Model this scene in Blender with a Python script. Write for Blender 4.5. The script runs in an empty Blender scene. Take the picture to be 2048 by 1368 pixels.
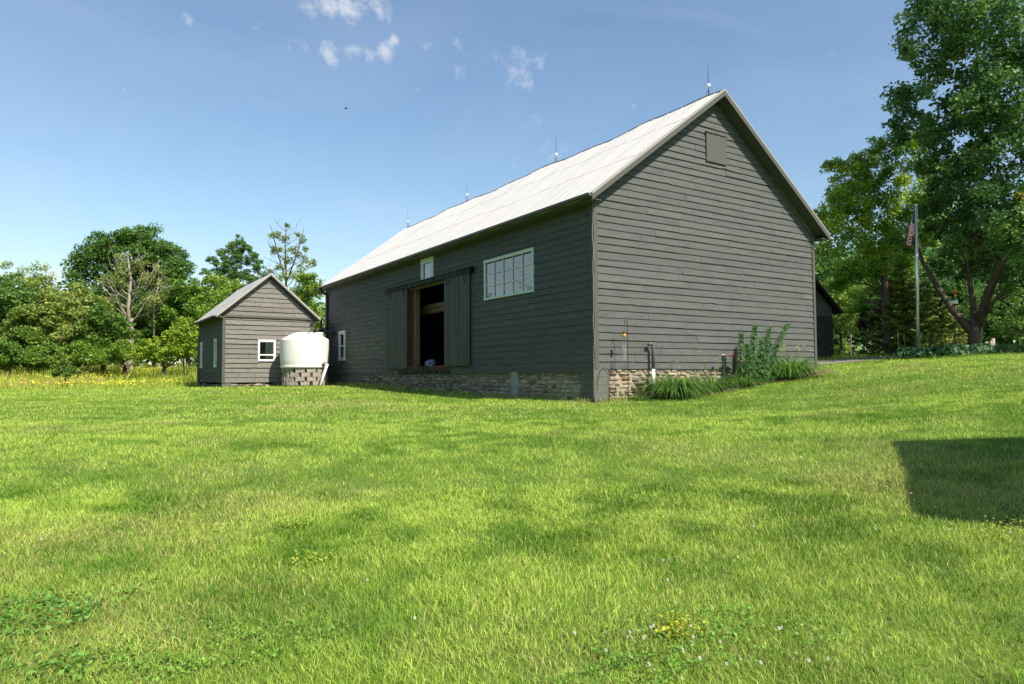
import bpy, bmesh, math, random
import numpy as np
from mathutils import Vector, Matrix
R = math.radians
scene = bpy.context.scene
COL = scene.collection
rng = np.random.default_rng(7)
random.seed(7)

# ------------------------------------------------------------------ camera
CX, CY, CZ = -11.1935, -13.4078, -0.1438
YAW, PIT, ROLL, FPX = 0.5766, 0.0475, -0.0059, 1381.73
CAM = np.array([CX, CY, CZ])
_fw = np.array([math.cos(PIT)*math.sin(YAW), math.cos(PIT)*math.cos(YAW), math.sin(PIT)])
_rt = np.array([math.cos(YAW), -math.sin(YAW), 0.0])
_up = np.cross(_rt, _fw)
RT = math.cos(ROLL)*_rt + math.sin(ROLL)*_up
UP = -math.sin(ROLL)*_rt + math.cos(ROLL)*_up
cd = bpy.data.cameras.new('camera'); cam = bpy.data.objects.new('camera', cd); COL.objects.link(cam)
cd.sensor_width = 36; cd.lens = FPX/2048*36; cd.clip_end = 6000; cd.clip_start = 0.05
cam.matrix_world = Matrix(((RT[0], UP[0], -_fw[0], CX), (RT[1], UP[1], -_fw[1], CY), (RT[2], UP[2], -_fw[2], CZ), (0, 0, 0, 1)))
scene.camera = cam

def at(px, py, d):                       # a place seen in the photograph, d metres deep
    return CAM + (_fw + RT*(px-1024)/FPX - UP*(py-684)/FPX)*d

# ------------------------------------------------------------------ light
SUN_EL, SUN_AZ = 47.0, 172.0             # azimuth clockwise from +Y
sd = np.array([math.sin(R(SUN_AZ))*math.cos(R(SUN_EL)), math.cos(R(SUN_AZ))*math.cos(R(SUN_EL)), math.sin(R(SUN_EL))])
ld = bpy.data.lights.new('sun', 'SUN'); lo = bpy.data.objects.new('sun', ld); COL.objects.link(lo)
ld.energy = 5.0; ld.angle = R(0.5); ld.color = (1.0, 0.92, 0.79)
lo.rotation_euler = Vector(sd).to_track_quat('Z', 'Y').to_euler()
lo.location = (0, -30, 40)

world = bpy.data.worlds.new('World'); scene.world = world; world.use_nodes = True
wt = world.node_tree; wt.nodes.clear()
def wn(t, **k):
    n = wt.nodes.new(t)
    for a, b in k.items(): setattr(n, a, b)
    return n
sky = wn('ShaderNodeTexSky', sky_type='NISHITA', sun_disc=False)
sky.sun_elevation = R(SUN_EL); sky.sun_rotation = R(SUN_AZ); sky.air_density = 1.3; sky.dust_density = 0.4; sky.ozone_density = 1.6
bg = wn('ShaderNodeBackground'); bg.inputs['Strength'].default_value = 0.098
wo = wn('ShaderNodeOutputWorld')
tc = wn('ShaderNodeTexCoord')
def wmath(op, a, b=None, clamp=False):
    n = wn('ShaderNodeMath', operation=op); n.use_clamp = clamp
    for i, v in enumerate((a, b)):
        if v is None: continue
        if isinstance(v, (int, float)): n.inputs[i].default_value = v
        else: wt.links.new(v, n.inputs[i])
    return n.outputs[0]
wnoise = wn('ShaderNodeTexNoise'); wnoise.inputs['Scale'].default_value = 30; wnoise.inputs['Detail'].default_value = 12; wnoise.inputs['Roughness'].default_value = 0.68; wnoise.inputs['Distortion'].default_value = 0.25
wt.links.new(tc.outputs['Generated'], wnoise.inputs['Vector'])
total = None
SPOTS = [(650, 2, 32, 1.0), (690, 12, 34, 1.0), (760, 18, 26, .8), (660, 110, 20, .85), (705, 102, 17, .8), (770, 100, 16, 1.0), (788, 80, 12, .9),
         (740, 108, 13, .55), (612, 82, 22, .5), (818, 138, 17, .5), (848, 98, 15, .4), (918, 152, 13, .85), (1040, 138, 25, .9), (1074, 122, 15, .8),
         (1056, 170, 14, .7), (992, 112, 20, .5), (916, 86, 9, .5), (1735, 182, 11, .7), (375, 38, 11, .5), (520, 48, 16, .4), (835, 180, 8, .5),
         (110, 560, 26, 1.2), (138, 548, 20, 1.2), (60, 600, 30, 1.2), (10, 590, 30, 1.1), (30, 412, 18, .4), (640, 520, 60, .3), (1100, 320, 90, .32)]
EXTRA = [((-.52, .84, .19), 90, 1.2), ((-.62, .76, .21), 80, 1.1), ((-.42, .90, .17), 80, 1.1), ((-.30, .93, .2), 60, 1)]
for px, py, rr, amp in SPOTS+[(q[0], None, q[1], q[2]) for q in EXTRA]:
    dv = np.array(px) if py is None else _fw + RT*(px-1024)/FPX - UP*(py-684)/FPX
    dv = dv/np.linalg.norm(dv)
    di = wn('ShaderNodeVectorMath', operation='DISTANCE'); di.inputs[1].default_value = tuple(dv)
    nrm = wn('ShaderNodeVectorMath', operation='NORMALIZE'); wt.links.new(tc.outputs['Generated'], nrm.inputs[0])
    wt.links.new(nrm.outputs[0], di.inputs[0])
    m = wn('ShaderNodeMapRange', interpolation_type='SMOOTHSTEP'); wt.links.new(di.outputs['Value'], m.inputs[0])
    m.inputs[1].default_value = 0; m.inputs[2].default_value = rr*2.3/FPX; m.inputs[3].default_value = amp; m.inputs[4].default_value = 0
    total = m.outputs[0] if total is None else wmath('MAXIMUM', total, m.outputs[0])
cl = wmath('MULTIPLY', total, 0.34)
cl = wmath('ADD', cl, wnoise.outputs['Fac'])
mr = wn('ShaderNodeMapRange', interpolation_type='SMOOTHSTEP'); wt.links.new(cl, mr.inputs[0])
mr.inputs[1].default_value = 0.60; mr.inputs[2].default_value = 1.08; mr.inputs[3].default_value = 0; mr.inputs[4].default_value = .95
# thin veil of high cloud
n2 = wn('ShaderNodeTexNoise'); n2.inputs['Scale'].default_value = 2.6; n2.inputs['Detail'].default_value = 6; n2.inputs['Distortion'].default_value = 0.8
mp = wn('ShaderNodeMapping'); mp.inputs['Scale'].default_value = (1, 1, 2.6); mp.inputs['Rotation'].default_value = (0.1, 0.35, 0)
wt.links.new(tc.outputs['Generated'], mp.inputs['Vector']); wt.links.new(mp.outputs[0], n2.inputs['Vector'])
veil = wn('ShaderNodeMapRange'); wt.links.new(n2.outputs['Fac'], veil.inputs[0])
veil.inputs[1].default_value = .4; veil.inputs[2].default_value = .8; veil.inputs[3].default_value = 0; veil.inputs[4].default_value = .14
fac = wmath('MAXIMUM', mr.outputs[0], veil.outputs[0], True)
mx = wn('ShaderNodeMix', data_type='RGBA'); wt.links.new(fac, mx.inputs['Factor'])
tint = wn('ShaderNodeMix', data_type='RGBA', blend_type='MULTIPLY'); tint.inputs['Factor'].default_value = 1; tint.inputs['B'].default_value = (.94, 1.01, 1.06, 1)
wt.links.new(sky.outputs[0], tint.inputs['A']); wt.links.new(tint.outputs['Result'], mx.inputs['A']); mx.inputs['B'].default_value = (6.0, 6.1, 6.3, 1)
wt.links.new(mx.outputs['Result'], bg.inputs['Color']); wt.links.new(bg.outputs[0], wo.inputs['Surface'])

scene.view_settings.view_transform = 'Standard'; scene.view_settings.look = 'None'
scene.view_settings.exposure = 0.62; scene.view_settings.gamma = 1
scene.render.engine = 'CYCLES'
scene.cycles.max_bounces = 8; scene.cycles.transparent_max_bounces = 8

# ------------------------------------------------------------------ helpers
def tag(o, label=None, cat=None, group=None, kind=None):
    if label: o['label'] = label
    if cat: o['category'] = cat
    if group: o['group'] = group
    if kind: o['kind'] = kind
    return o
def thing(name, loc, label, cat, group=None):
    o = bpy.data.objects.new(name, None); o.empty_display_size = .2; COL.objects.link(o)
    o.location = tuple(float(v) for v in loc); return tag(o, label, cat, group)

def wloc(o):
    v = np.zeros(3)
    while o is not None: v += np.array(o.location); o = o.parent
    return v

def link_mesh(name, V, F, mat, parent=None, origin=None, colors=None, smooth=False, mats=None, midx=None):
    """V in world coordinates; placed relative to parent (or to origin)."""
    V = np.asarray(V, float).reshape(-1, 3)
    me = bpy.data.meshes.new(name)
    o = bpy.data.objects.new(name, me); COL.objects.link(o)
    base = wloc(parent) if parent is not None else np.zeros(3)
    if origin is None: off = base
    else: off = np.array(origin, float); o.location = tuple(off-base)
    V = V-off
    if isinstance(F, np.ndarray):
        k = F.shape[1]; n = F.shape[0]
        me.vertices.add(len(V)); me.vertices.foreach_set('co', V.astype(np.float32).ravel())
        me.loops.add(n*k); me.loops.foreach_set('vertex_index', F.astype(np.int32).ravel())
        me.polygons.add(n); me.polygons.foreach_set('loop_start', np.arange(0, n*k, k, dtype=np.int32))
        me.update(calc_edges=True)
    else:
        me.from_pydata([tuple(v) for v in V], [], [list(f) for f in F]); me.update()
    if colors is not None:
        a = me.color_attributes.new('tint', 'FLOAT_COLOR', 'POINT')
        c = np.ones((len(V), 4), np.float32); c[:, :3] = np.asarray(colors)[:, :3]
        a.data.foreach_set('color', c.ravel())
    if mats:
        for m in mats: me.materials.append(m)
        if midx is not None: me.polygons.foreach_set('material_index', np.asarray(midx, np.int32))
    elif mat: me.materials.append(mat)
    if smooth: me.polygons.foreach_set('use_smooth', np.ones(len(me.polygons), bool))
    if parent is not None: o.parent = parent
    return o

class MB:
    def __init__(s): s.v = []; s.f = []; s.c = []; s.col = (1, 1, 1)
    def add(s, vs, fs):
        b = len(s.v); s.v += [tuple(map(float, v)) for v in vs]; s.c += [s.col]*len(vs)
        s.f += [tuple(i+b for i in f) for f in fs]; return s
    def box(s, a, b):
        x0, x1 = sorted((a[0], b[0])); y0, y1 = sorted((a[1], b[1])); z0, z1 = sorted((a[2], b[2]))
        return s.add([(x0,y0,z0),(x1,y0,z0),(x1,y1,z0),(x0,y1,z0),(x0,y0,z1),(x1,y0,z1),(x1,y1,z1),(x0,y1,z1)],
                     [(0,3,2,1),(4,5,6,7),(0,1,5,4),(1,2,6,5),(2,3,7,6),(3,0,4,7)])
    def bev(s, a, b, r=.01):             # box with chamfered edges
        x0, x1 = sorted((a[0], b[0])); y0, y1 = sorted((a[1], b[1])); z0, z1 = sorted((a[2], b[2]))
        bm = bmesh.new(); bmesh.ops.create_cube(bm, size=1)
        for v in bm.verts: v.co = ((x0+x1)/2+v.co.x*(x1-x0), (y0+y1)/2+v.co.y*(y1-y0), (z0+z1)/2+v.co.z*(z1-z0))
        bmesh.ops.bevel(bm, geom=list(bm.edges), offset=r, segments=1, affect='EDGES')
        bm.verts.index_update()
        s.add([v.co[:] for v in bm.verts], [[v.index for v in f.verts] for f in bm.faces]); bm.free(); return s
    def fbox(s, O, u, n, s0, s1, z0, z1, d0, d1):   # box in a wall's frame
        O = np.array(O, float); u = np.array(u, float); n = np.array(n, float); vs = []
        for z in (z0, z1):
            for (a, d) in ((s0, d0), (s1, d0), (s1, d1), (s0, d1)): vs.append(O+u*a+n*d+np.array((0, 0, z)))
        return s.add(vs, [(0,3,2,1),(4,5,6,7),(0,1,5,4),(1,2,6,5),(2,3,7,6),(3,0,4,7)])
    def prism(s, poly, t):               # poly: 3-D points, t: thickness vector
        n = len(poly); t = np.array(t, float); vs = [np.array(p, float) for p in poly]; vs += [p+t for p in vs]
        return s.add(vs, [tuple(range(n))[::-1], tuple(range(n, 2*n))]+[(i, (i+1) % n, n+(i+1) % n, n+i) for i in range(n)])
    def tube(s, pts, rad, n=8, cap=True):
        pts = [np.array(p, float) for p in pts]; m = len(pts)
        if isinstance(rad, (int, float)): rad = [rad]*m
        vs = []; ref = None
        for i, p in enumerate(pts):
            t = pts[min(i+1, m-1)]-pts[max(i-1, 0)]; t = t/(np.linalg.norm(t)+1e-9)
            if ref is None:
                ref = np.array((0, 0, 1.)) if abs(t[2]) < .9 else np.array((1., 0, 0))
                ref = ref-t*(ref@t); ref /= np.linalg.norm(ref)
            else:
                ref = ref-t*(ref@t); ref /= np.linalg.norm(ref)+1e-9
            b = np.cross(t, ref)
            for k in range(n):
                a = 2*math.pi*k/n; vs.append(p+(ref*math.cos(a)+b*math.sin(a))*rad[i])
        fs = [(i*n+k, i*n+(k+1) % n, (i+1)*n+(k+1) % n, (i+1)*n+k) for i in range(m-1) for k in range(n)]
        if cap: fs += [tuple(range(n))[::-1], tuple(range((m-1)*n, m*n))]
        return s.add(vs, fs)
    def lathe(s, c, prof, n=32):
        vs = []; c = np.array(c, float)
        for (r, z) in prof:
            for k in range(n):
                a = 2*math.pi*k/n; vs.append(c+np.array((r*math.cos(a), r*math.sin(a), z)))
        m = len(prof)
        return s.add(vs, [(i*n+k, i*n+(k+1) % n, (i+1)*n+(k+1) % n, (i+1)*n+k) for i in range(m-1) for k in range(n)]+[tuple(range(n))[::-1], tuple(range((m-1)*n, m*n))])
    def build(s, name, mat, parent=None, origin=None, smooth=False, colored=False):
        return link_mesh(name, s.v, s.f, mat, parent, origin, np.array(s.c) if colored else None, smooth)

def smoothstep(a, b, x): t = np.clip((x-a)/(b-a), 0, 1); return t*t*(3-2*t)
class Noise2:
    def __init__(s, seed): s.g = np.random.default_rng(seed).random((256, 256))
    def __call__(s, x, y, scale=1.0):
        x = np.asarray(x, float)/scale; y = np.asarray(y, float)/scale
        xi = np.floor(x).astype(int); yi = np.floor(y).astype(int); fx = x-xi; fy = y-yi
        fx = fx*fx*(3-2*fx); fy = fy*fy*(3-2*fy); g = s.g
        a = g[xi % 256, yi % 256]; b = g[(xi+1) % 256, yi % 256]; c = g[xi % 256, (yi+1) % 256]; d = g[(xi+1) % 256, (yi+1) % 256]
        return (a*(1-fx)+b*fx)*(1-fy)+(c*(1-fx)+d*fx)*fy
    def fbm(s, x, y, scale, oct=4):
        t = 0; a = .5; w = 0
        for i in range(oct): t = t+a*s(np.asarray(x)+17.3*i, np.asarray(y)-9.1*i, scale); w += a; a *= .5; scale *= .5
        return t/w
N1, N2, N3, N4 = Noise2(1), Noise2(2), Noise2(3), Noise2(4)

# ------------------------------------------------------------------ materials
def mat(name, color, rough=.6, spec=.3, bump=None, vary=None, metal=0, attr=False, trans=0, stretch=None):
    """bump=(scale,strength,dist) vary=(scale,darkcolor,amount[,detail])"""
    m = bpy.data.materials.new(name); m.use_nodes = True; nt = m.node_tree
    b = nt.nodes['Principled BSDF']; b.inputs['Roughness'].default_value = rough; b.inputs['Specular IOR Level'].default_value = spec
    b.inputs['Metallic'].default_value = metal; b.inputs['Base Color'].default_value = (*color, 1)
    tcn = nt.nodes.new('ShaderNodeTexCoord'); src = tcn.outputs['Object']
    if stretch:
        mp = nt.nodes.new('ShaderNodeMapping'); mp.inputs['Scale'].default_value = stretch
        nt.links.new(src, mp.inputs[0]); src = mp.outputs[0]
    cur = None
    if attr:
        at_ = nt.nodes.new('ShaderNodeAttribute'); at_.attribute_name = 'tint'
        mm = nt.nodes.new('ShaderNodeMix'); mm.data_type = 'RGBA'; mm.blend_type = 'MULTIPLY'; mm.inputs['Factor'].default_value = 1
        mm.inputs['A'].default_value = (*color, 1); nt.links.new(at_.outputs['Color'], mm.inputs['B']); cur = mm.outputs['Result']
    for vv in ([vary] if isinstance(vary, tuple) else (vary or [])):
        nz = nt.nodes.new('ShaderNodeTexNoise'); nz.inputs['Scale'].default_value = vv[0]; nz.inputs['Detail'].default_value = vv[3] if len(vv) > 3 else 6
        nz.inputs['Roughness'].default_value = .65
        nt.links.new(src, nz.inputs['Vector'])
        mr_ = nt.nodes.new('ShaderNodeMapRange'); nt.links.new(nz.outputs['Fac'], mr_.inputs[0])
        lo_, hi_ = (vv[4], vv[5]) if len(vv) > 5 else (.42, .68)
        mr_.inputs[1].default_value = lo_; mr_.inputs[2].default_value = hi_; mr_.inputs[4].default_value = vv[2]
        mm = nt.nodes.new('ShaderNodeMix'); mm.data_type = 'RGBA'; nt.links.new(mr_.outputs[0], mm.inputs['Factor'])
        if cur is None: mm.inputs['A'].default_value = (*color, 1)
        else: nt.links.new(cur, mm.inputs['A'])
        mm.inputs['B'].default_value = (*vv[1], 1); cur = mm.outputs['Result']
    if cur is not None: nt.links.new(cur, b.inputs['Base Color'])
    for bb in ([bump] if isinstance(bump, tuple) else (bump or [])):
        nz = nt.nodes.new('ShaderNodeTexNoise'); nz.inputs['Scale'].default_value = bb[0]; nz.inputs['Detail'].default_value = 8
        nt.links.new(src, nz.inputs['Vector'])
        bn = nt.nodes.new('ShaderNodeBump'); bn.inputs['Strength'].default_value = bb[1]; bn.inputs['Distance'].default_value = bb[2]
        nt.links.new(nz.outputs['Fac'], bn.inputs['Height'])
        if b.inputs['Normal'].is_linked: nt.links.new(b.inputs['Normal'].links[0].from_socket, bn.inputs['Normal'])
        nt.links.new(bn.outputs[0], b.inputs['Normal'])
    if trans:
        tr = nt.nodes.new('ShaderNodeBsdfTranslucent'); mxs = nt.nodes.new('ShaderNodeMixShader'); mxs.inputs[0].default_value = trans
        if cur is not None: nt.links.new(cur, tr.inputs['Color'])
        else: tr.inputs['Color'].default_value = (*color, 1)
        out = nt.nodes['Material Output']; nt.links.new(b.outputs[0], mxs.inputs[1]); nt.links.new(tr.outputs[0], mxs.inputs[2]); nt.links.new(mxs.outputs[0], out.inputs['Surface'])
    return m

PAINT = (.098, .102, .097)
M_side = mat('siding_paint', PAINT, .7, .16, bump=[(40, .5, .005), (7, .4, .008)], vary=[(1.6, (.068, .073, .073), .8), (9, (.115, .116, .108), .5), (26, (.20, .19, .165), .6, 5, .62, .76), (17, (.035, .034, .03), .7, 5, .66, .80)], attr=True, stretch=(1, 1, 4))
M_sideold = mat('weathered_siding_paint', (.185, .177, .157), .75, .15, bump=[(45, .6, .006), (9, .4, .008)], stretch=(1, 1, 4), vary=[(4, (.12, .112, .095), .8), (30, (.30, .27, .23), .6, 4, .55, .72)], attr=True)
M_trim = mat('dark_trim_paint', (.090, .090, .080), .6, .2, bump=(40, .3, .004), vary=(6, (.09, .088, .076), .6))
M_door = mat('door_paint', (.094, .090, .078), .65, .2, bump=(30, .4, .004), vary=[(5, (.055, .066, .055), .8), (24, (.15, .155, .12), .5, 4, .56, .75)], stretch=(1, 1, .12), attr=True)
M_black = mat('black_metal', (.02, .021, .023), .4, .5)
M_iron = mat('iron', (.05, .05, .048), .5, .5, metal=.4)
M_olive = mat('gutter_paint', (.06, .062, .034), .45, .4, vary=(8, (.12, .09, .05), .6))
M_roof = mat('white_roof_metal', (.70, .66, .61), .5, .3, bump=(9, .12, .008), vary=[(.9, (.58, .55, .50), .7), (5, (.74, .71, .66), .5), (16, (.40, .33, .27), .6, 5, .66, .80)], attr=True, stretch=(.5, 2.2, .5))
M_roofgrey = mat('grey_roof_metal', (.46, .45, .43), .5, .35, vary=[(2, (.36, .35, .33), .6)], attr=True)
M_rake = mat('rake_metal', (.36, .34, .31), .5, .4, vary=(7, (.36, .31, .26), .7))
M_white = mat('white_paint', (.78, .78, .76), .5, .3, vary=(9, (.62, .61, .57), .5), bump=(60, .2, .003))
M_wingreen = mat('mint_window_paint', (.62, .70, .62), .5, .3, vary=(9, (.5, .55, .5), .5))
M_stone = mat('field_stone', (1, 1, 1), .85, .2, bump=[(22, .6, .015), (90, .3, .004)], vary=(18, (.16, .13, .10), .35), attr=True)
M_mortar = mat('lime_mortar', (.34, .28, .20), .9, .1, bump=(30, .6, .02), vary=(6, (.22, .19, .15), .7))
M_block = mat('painted_block', (.13, .128, .112), .7, .2, bump=(80, .4, .004), vary=(5, (.10, .098, .086), .6))
M_conc = mat('concrete_block', (.33, .29, .245), .9, .1, bump=(70, .5, .005), vary=[(5, (.22, .18, .14), .8), (30, (.42, .38, .33), .5)])
M_concp = mat('concrete', (.34, .34, .31), .9, .1, bump=(40, .5, .01), vary=(5, (.24, .24, .22), .7))
M_tank = mat('white_plastic', (.75, .74, .71), .45, .35, bump=(14, .1, .01), vary=[(2.2, (.68, .63, .54), .5), (12, (.60, .52, .42), .35, 4, .55, .8)])
M_pvc = mat('pvc', (.80, .79, .76), .35, .5)
M_wood = mat('old_beam', (.20, .148, .095), .8, .15, bump=(18, .7, .015), vary=(9, (.14, .085, .045), .8), stretch=(1, 1, .3))
M_redwood = mat('red_plank', (.12, .042, .03), .8, .15, bump=(18, .5, .01), vary=(9, (.10, .04, .03), .7))
M_inside = mat('barn_board', (.055, .042, .032), .9, .1, bump=(12, .6, .02), vary=(5, (.03, .022, .018), .7), stretch=(3, 3, .5))
M_dirt = mat('plank_floor', (.10, .075, .055), .9, .1, bump=(12, .5, .02))
M_glassball = mat('milk_glass', (.80, .81, .80), .15, .6)
M_amber = mat('amber_glass', (.75, .42, .06), .15, .6, trans=.4)
M_pole = mat('aluminium', (.62, .63, .65), .3, .5, metal=.6)
M_bark = mat('bark', (.13, .10, .078), .9, .1, bump=[(14, 1.0, .04), (50, .5, .01)], vary=[(6, (.07, .055, .045), .8), (14, (.24, .22, .19), .5, 4, .56, .75)], stretch=(1, 1, .3))
M_palebark = mat('pale_bark', (.36, .31, .25), .9, .1, bump=(14, .7, .02), vary=(6, (.22, .18, .14), .7), stretch=(1, 1, .3))
M_leaf = mat('leaf', (1, 1, 1), .5, .35, attr=True, trans=.38)
M_needle = mat('needle', (1, 1, 1), .6, .25, attr=True, trans=.15)
M_grass = mat('grass_blade', (1, 1, 1), .5, .3, attr=True, trans=.36)
M_petal = mat('petal', (1, 1, 1), .6, .2, attr=True, trans=.35)
M_gravel = mat('gravel', (.30, .27, .24), .95, .1, bump=(30, 1, .03), vary=[(24, (.18, .16, .14), .9, 4, .4, .6)])
M_soil = mat('soil', (.17, .12, .075), .95, .1, bump=(24, 1, .04), vary=[(14, (.27, .20, .12), .8, 4, .45, .65)])

def glass_mat(name, tint=(.02, .022, .024)):
    m = bpy.data.materials.new(name); m.use_nodes = True; nt = m.node_tree; nt.nodes.clear()
    g = nt.nodes.new('ShaderNodeBsdfGlossy'); g.inputs['Roughness'].default_value = .02; g.inputs['Color'].default_value = (.9, .92, .94, 1)
    t = nt.nodes.new('ShaderNodeBsdfTransparent'); t.inputs['Color'].default_value = (.75, .78, .78, 1)
    tcn = nt.nodes.new('ShaderNodeTexCoord'); nz = nt.nodes.new('ShaderNodeTexNoise'); nz.inputs['Scale'].default_value = 2.2; nz.inputs['Detail'].default_value = 2
    bn = nt.nodes.new('ShaderNodeBump'); bn.inputs['Strength'].default_value = .25; bn.inputs['Distance'].default_value = .006
    nt.links.new(tcn.outputs['Object'], nz.inputs['Vector']); nt.links.new(nz.outputs['Fac'], bn.inputs['Height']); nt.links.new(bn.outputs[0], g.inputs['Normal'])
    lw = nt.nodes.new('ShaderNodeFresnel'); lw.inputs['IOR'].default_value = 1.8
    ad = nt.nodes.new('ShaderNodeMath'); ad.operation = 'ADD'; ad.use_clamp = True; ad.inputs[1].default_value = .12; nt.links.new(lw.outputs[0], ad.inputs[0])
    mxs = nt.nodes.new('ShaderNodeMixShader'); nt.links.new(ad.outputs[0], mxs.inputs[0]); nt.links.new(t.outputs[0], mxs.inputs[1]); nt.links.new(g.outputs[0], mxs.inputs[2])
    o = nt.nodes.new('ShaderNodeOutputMaterial'); nt.links.new(mxs.outputs[0], o.inputs['Surface']); return m
M_glass = glass_mat('window_glass')

# ------------------------------------------------------------------ terrain
_cp = np.array([(-11.2,-13.4,-1.74),(-9,-9,-1.32),(-20,-12,-1.6),(-15,-5,-1.22),(-6,-5,-1.08),(-6,0,-.95),
    (0,0,-.85),(0,-2,-.9),(0,3.4,-.84),(0,5.6,-.80),(0,8,-.78),(0,11,-.69),(0,15.8,-.58),(0,21,-.58),(-2,18.5,-.62),(-5.1,20,-.66),(-5.1,28,-.66),(-3,12,-.74),
    (1.3,-.4,-.80),(3.8,-.6,-.66),(6,-.7,-.45),(8.4,-.5,-.19),(9.6,0,-.05),(9.4,-2,-.10),(5,-3,-.55),(2,-5,-.82),
    (13,2,.22),(16,-1,.42),(20,2,.56),(25,5,.62),(22,-8,.50),(30,10,.65),(32,-5,.66),(40,15,.7),(14,8,.3),
    (-2,-10.2,-.86),(3.5,-7.6,-.42),(8,-6,-.06),(13,-6,.24),(-6.5,-11.6,-1.28),(12,-12,.1),(-3,-16,-1.1),
    (-13,8,-.86),(-14,28,-.76),(-30,40,-.35),(-30,10,-.95),(-35,-10,-1.5),(-45,60,.5),(-14,55,.25),(5,60,.2),(-14,36,-.6),(-22,33,-.72),(-8,36,-.55),(30,50,.4),(60,60,.8),(60,-20,.9)])
def _k(r2): return np.where(r2 > 1e-9, r2*np.log(r2+1e-12), 0)
_A = _cp[:, :2]; _n = len(_cp)
_K = _k(((_A[:, None]-_A[None])**2).sum(-1))+np.eye(_n)*1.2
_Pm = np.c_[np.ones(_n), _A]
_S = np.block([[_K, _Pm], [_Pm.T, np.zeros((3, 3))]])
_w = np.linalg.solve(_S, np.r_[_cp[:, 2], 0, 0, 0])
def ground(x, y):
    x = np.clip(np.atleast_1d(np.asarray(x, float)), -60, 70); y = np.clip(np.atleast_1d(np.asarray(y, float)), -40, 80)
    out = np.empty(x.shape); xf = x.ravel(); yf = y.ravel(); o = np.empty(len(xf))
    for i in range(0, len(xf), 20000):
        a = xf[i:i+20000]; b = yf[i:i+20000]
        r2 = (a[:, None]-_A[None, :, 0])**2+(b[:, None]-_A[None, :, 1])**2
        o[i:i+20000] = _k(r2)@_w[:_n]+_w[_n]+_w[_n+1]*a+_w[_n+2]*b
    o = np.clip(o, -2.2, 1.2)
    return o.reshape(x.shape)+(N1.fbm(x, y, 2.4, 3)-.5)*.05
def gz(x, y): return float(ground(x, y)[0])
# fast lookup for many points
_gx = np.arange(-62, 72.01, .5); _gy = np.arange(-42, 82.01, .5)
_G = ground(*np.meshgrid(_gx, _gy, indexing='ij'))
def gfast(x, y):
    fx = np.clip((x+62)/.5, 0, len(_gx)-1.001); fy = np.clip((y+42)/.5, 0, len(_gy)-1.001)
    i = fx.astype(int); j = fy.astype(int); a = fx-i; b = fy-j
    return (_G[i, j]*(1-a)+_G[i+1, j]*a)*(1-b)+(_G[i, j+1]*(1-a)+_G[i+1, j+1]*a)*b

def depth(x, y): return (x-CX)*math.sin(YAW)+(y-CY)*math.cos(YAW)
def lat(x, y): return (x-CX)*math.cos(YAW)-(y-CY)*math.sin(YAW)

ext = [90, 130, 200, 320, 520, 900, 1600]
gxs = np.r_[[-e for e in ext[::-1]], _gx, ext]; gys = np.r_[[-e for e in ext[::-1]], _gy, ext]
X, Y = np.meshgrid(gxs, gys, indexing='ij'); Z = gfast(X, Y)
nx, ny = X.shape; idx = np.arange(nx*ny).reshape(nx, ny)
F = np.stack([idx[:-1, :-1], idx[1:, :-1], idx[1:, 1:], idx[:-1, 1:]], -1).reshape(-1, 4)
M_ground = mat('ground_turf', (.10, .175, .022), .9, .1, bump=(8, .8, .04), vary=[(.5, (.13, .20, .026), .8), (5, (.08, .10, .03), .7), (17, (.10, .09, .04), .5, 4, .55, .75)])
g = link_mesh('ground', np.stack([X, Y, Z], -1).reshape(-1, 3), F, M_ground, smooth=True); tag(g, kind='structure')

def in_rect(x, y, r, m=0): return (x > r[0]-m) & (x < r[1]+m) & (y > r[2]-m) & (y < r[3]+m)
BARN = (0, 9.23, 0, 21.13); CABIN = (-5.1, -1.08, 20.0, 27.0)
def bed_edge(x): return -.70+.14*np.sin(x*1.3)                      # flower bed along the gable wall
def in_bed(x, y): return (x > 1.3) & (x < 9.2) & (y < .1) & (y > bed_edge(x)+np.where(x < 2, (2-x)*1.2, 0))
# flower bed soil sheet
xs = np.linspace(1.3, 9.2, 43); V = []; F = []
for i, x in enumerate(xs):
    ye = float(bed_edge(x)+max(0, (2-x)*1.2)); 
    for j in range(5):
        y = ye+(.02-ye)*j/4; V.append((x, y, gz(x, y)+.012+.05*math.sin(math.pi*j/4)*(.6+.4*math.sin(i*1.7))))
for i in range(42):
    for j in range(4): F.append((i*5+j, (i+1)*5+j, (i+1)*5+j+1, i*5+j+1))
tag(link_mesh('flower_bed', V, F, M_soil, smooth=True), kind='structure')
# driveway: a curving gravel strip beyond the crest of the lawn
V = []; F = []; cp = [(10.5, 2.6, 1.0), (12.5, 2.4, 1.3), (15, 2.0, 1.4), (18, 1.6, 1.2), (21, .6, 1.0), (26, -2.5, 1.5), (34, -7, 1.6), (44, -14, 1.6)]
def drive_c(t):
    i = min(int(t), len(cp)-2); f = t-i; a = np.array(cp[i]); b = np.array(cp[i+1]); return a*(1-f)+b*f
NS = 70
for k in range(NS+1):
    c = drive_c(k/NS*(len(cp)-1.0001)); 
    for j in range(7):
        y = c[1]+c[2]*(j/3-1)*.8; V.append((c[0], y, gz(c[0], y)+.02))
for k in range(NS):
    for j in range(6): F.append((k*7+j, (k+1)*7+j, (k+1)*7+j+1, k*7+j+1))
tag(link_mesh('driveway', V, F, M_gravel, smooth=True), kind='structure')
def in_drive(x, y):
    xc = np.array([c[0] for c in cp]); yc = np.interp(x, xc, [c[1] for c in cp]); wc = np.interp(x, xc, [c[2] for c in cp])
    return (x > 10.4) & (abs(y-yc) < wc*.8)

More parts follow.
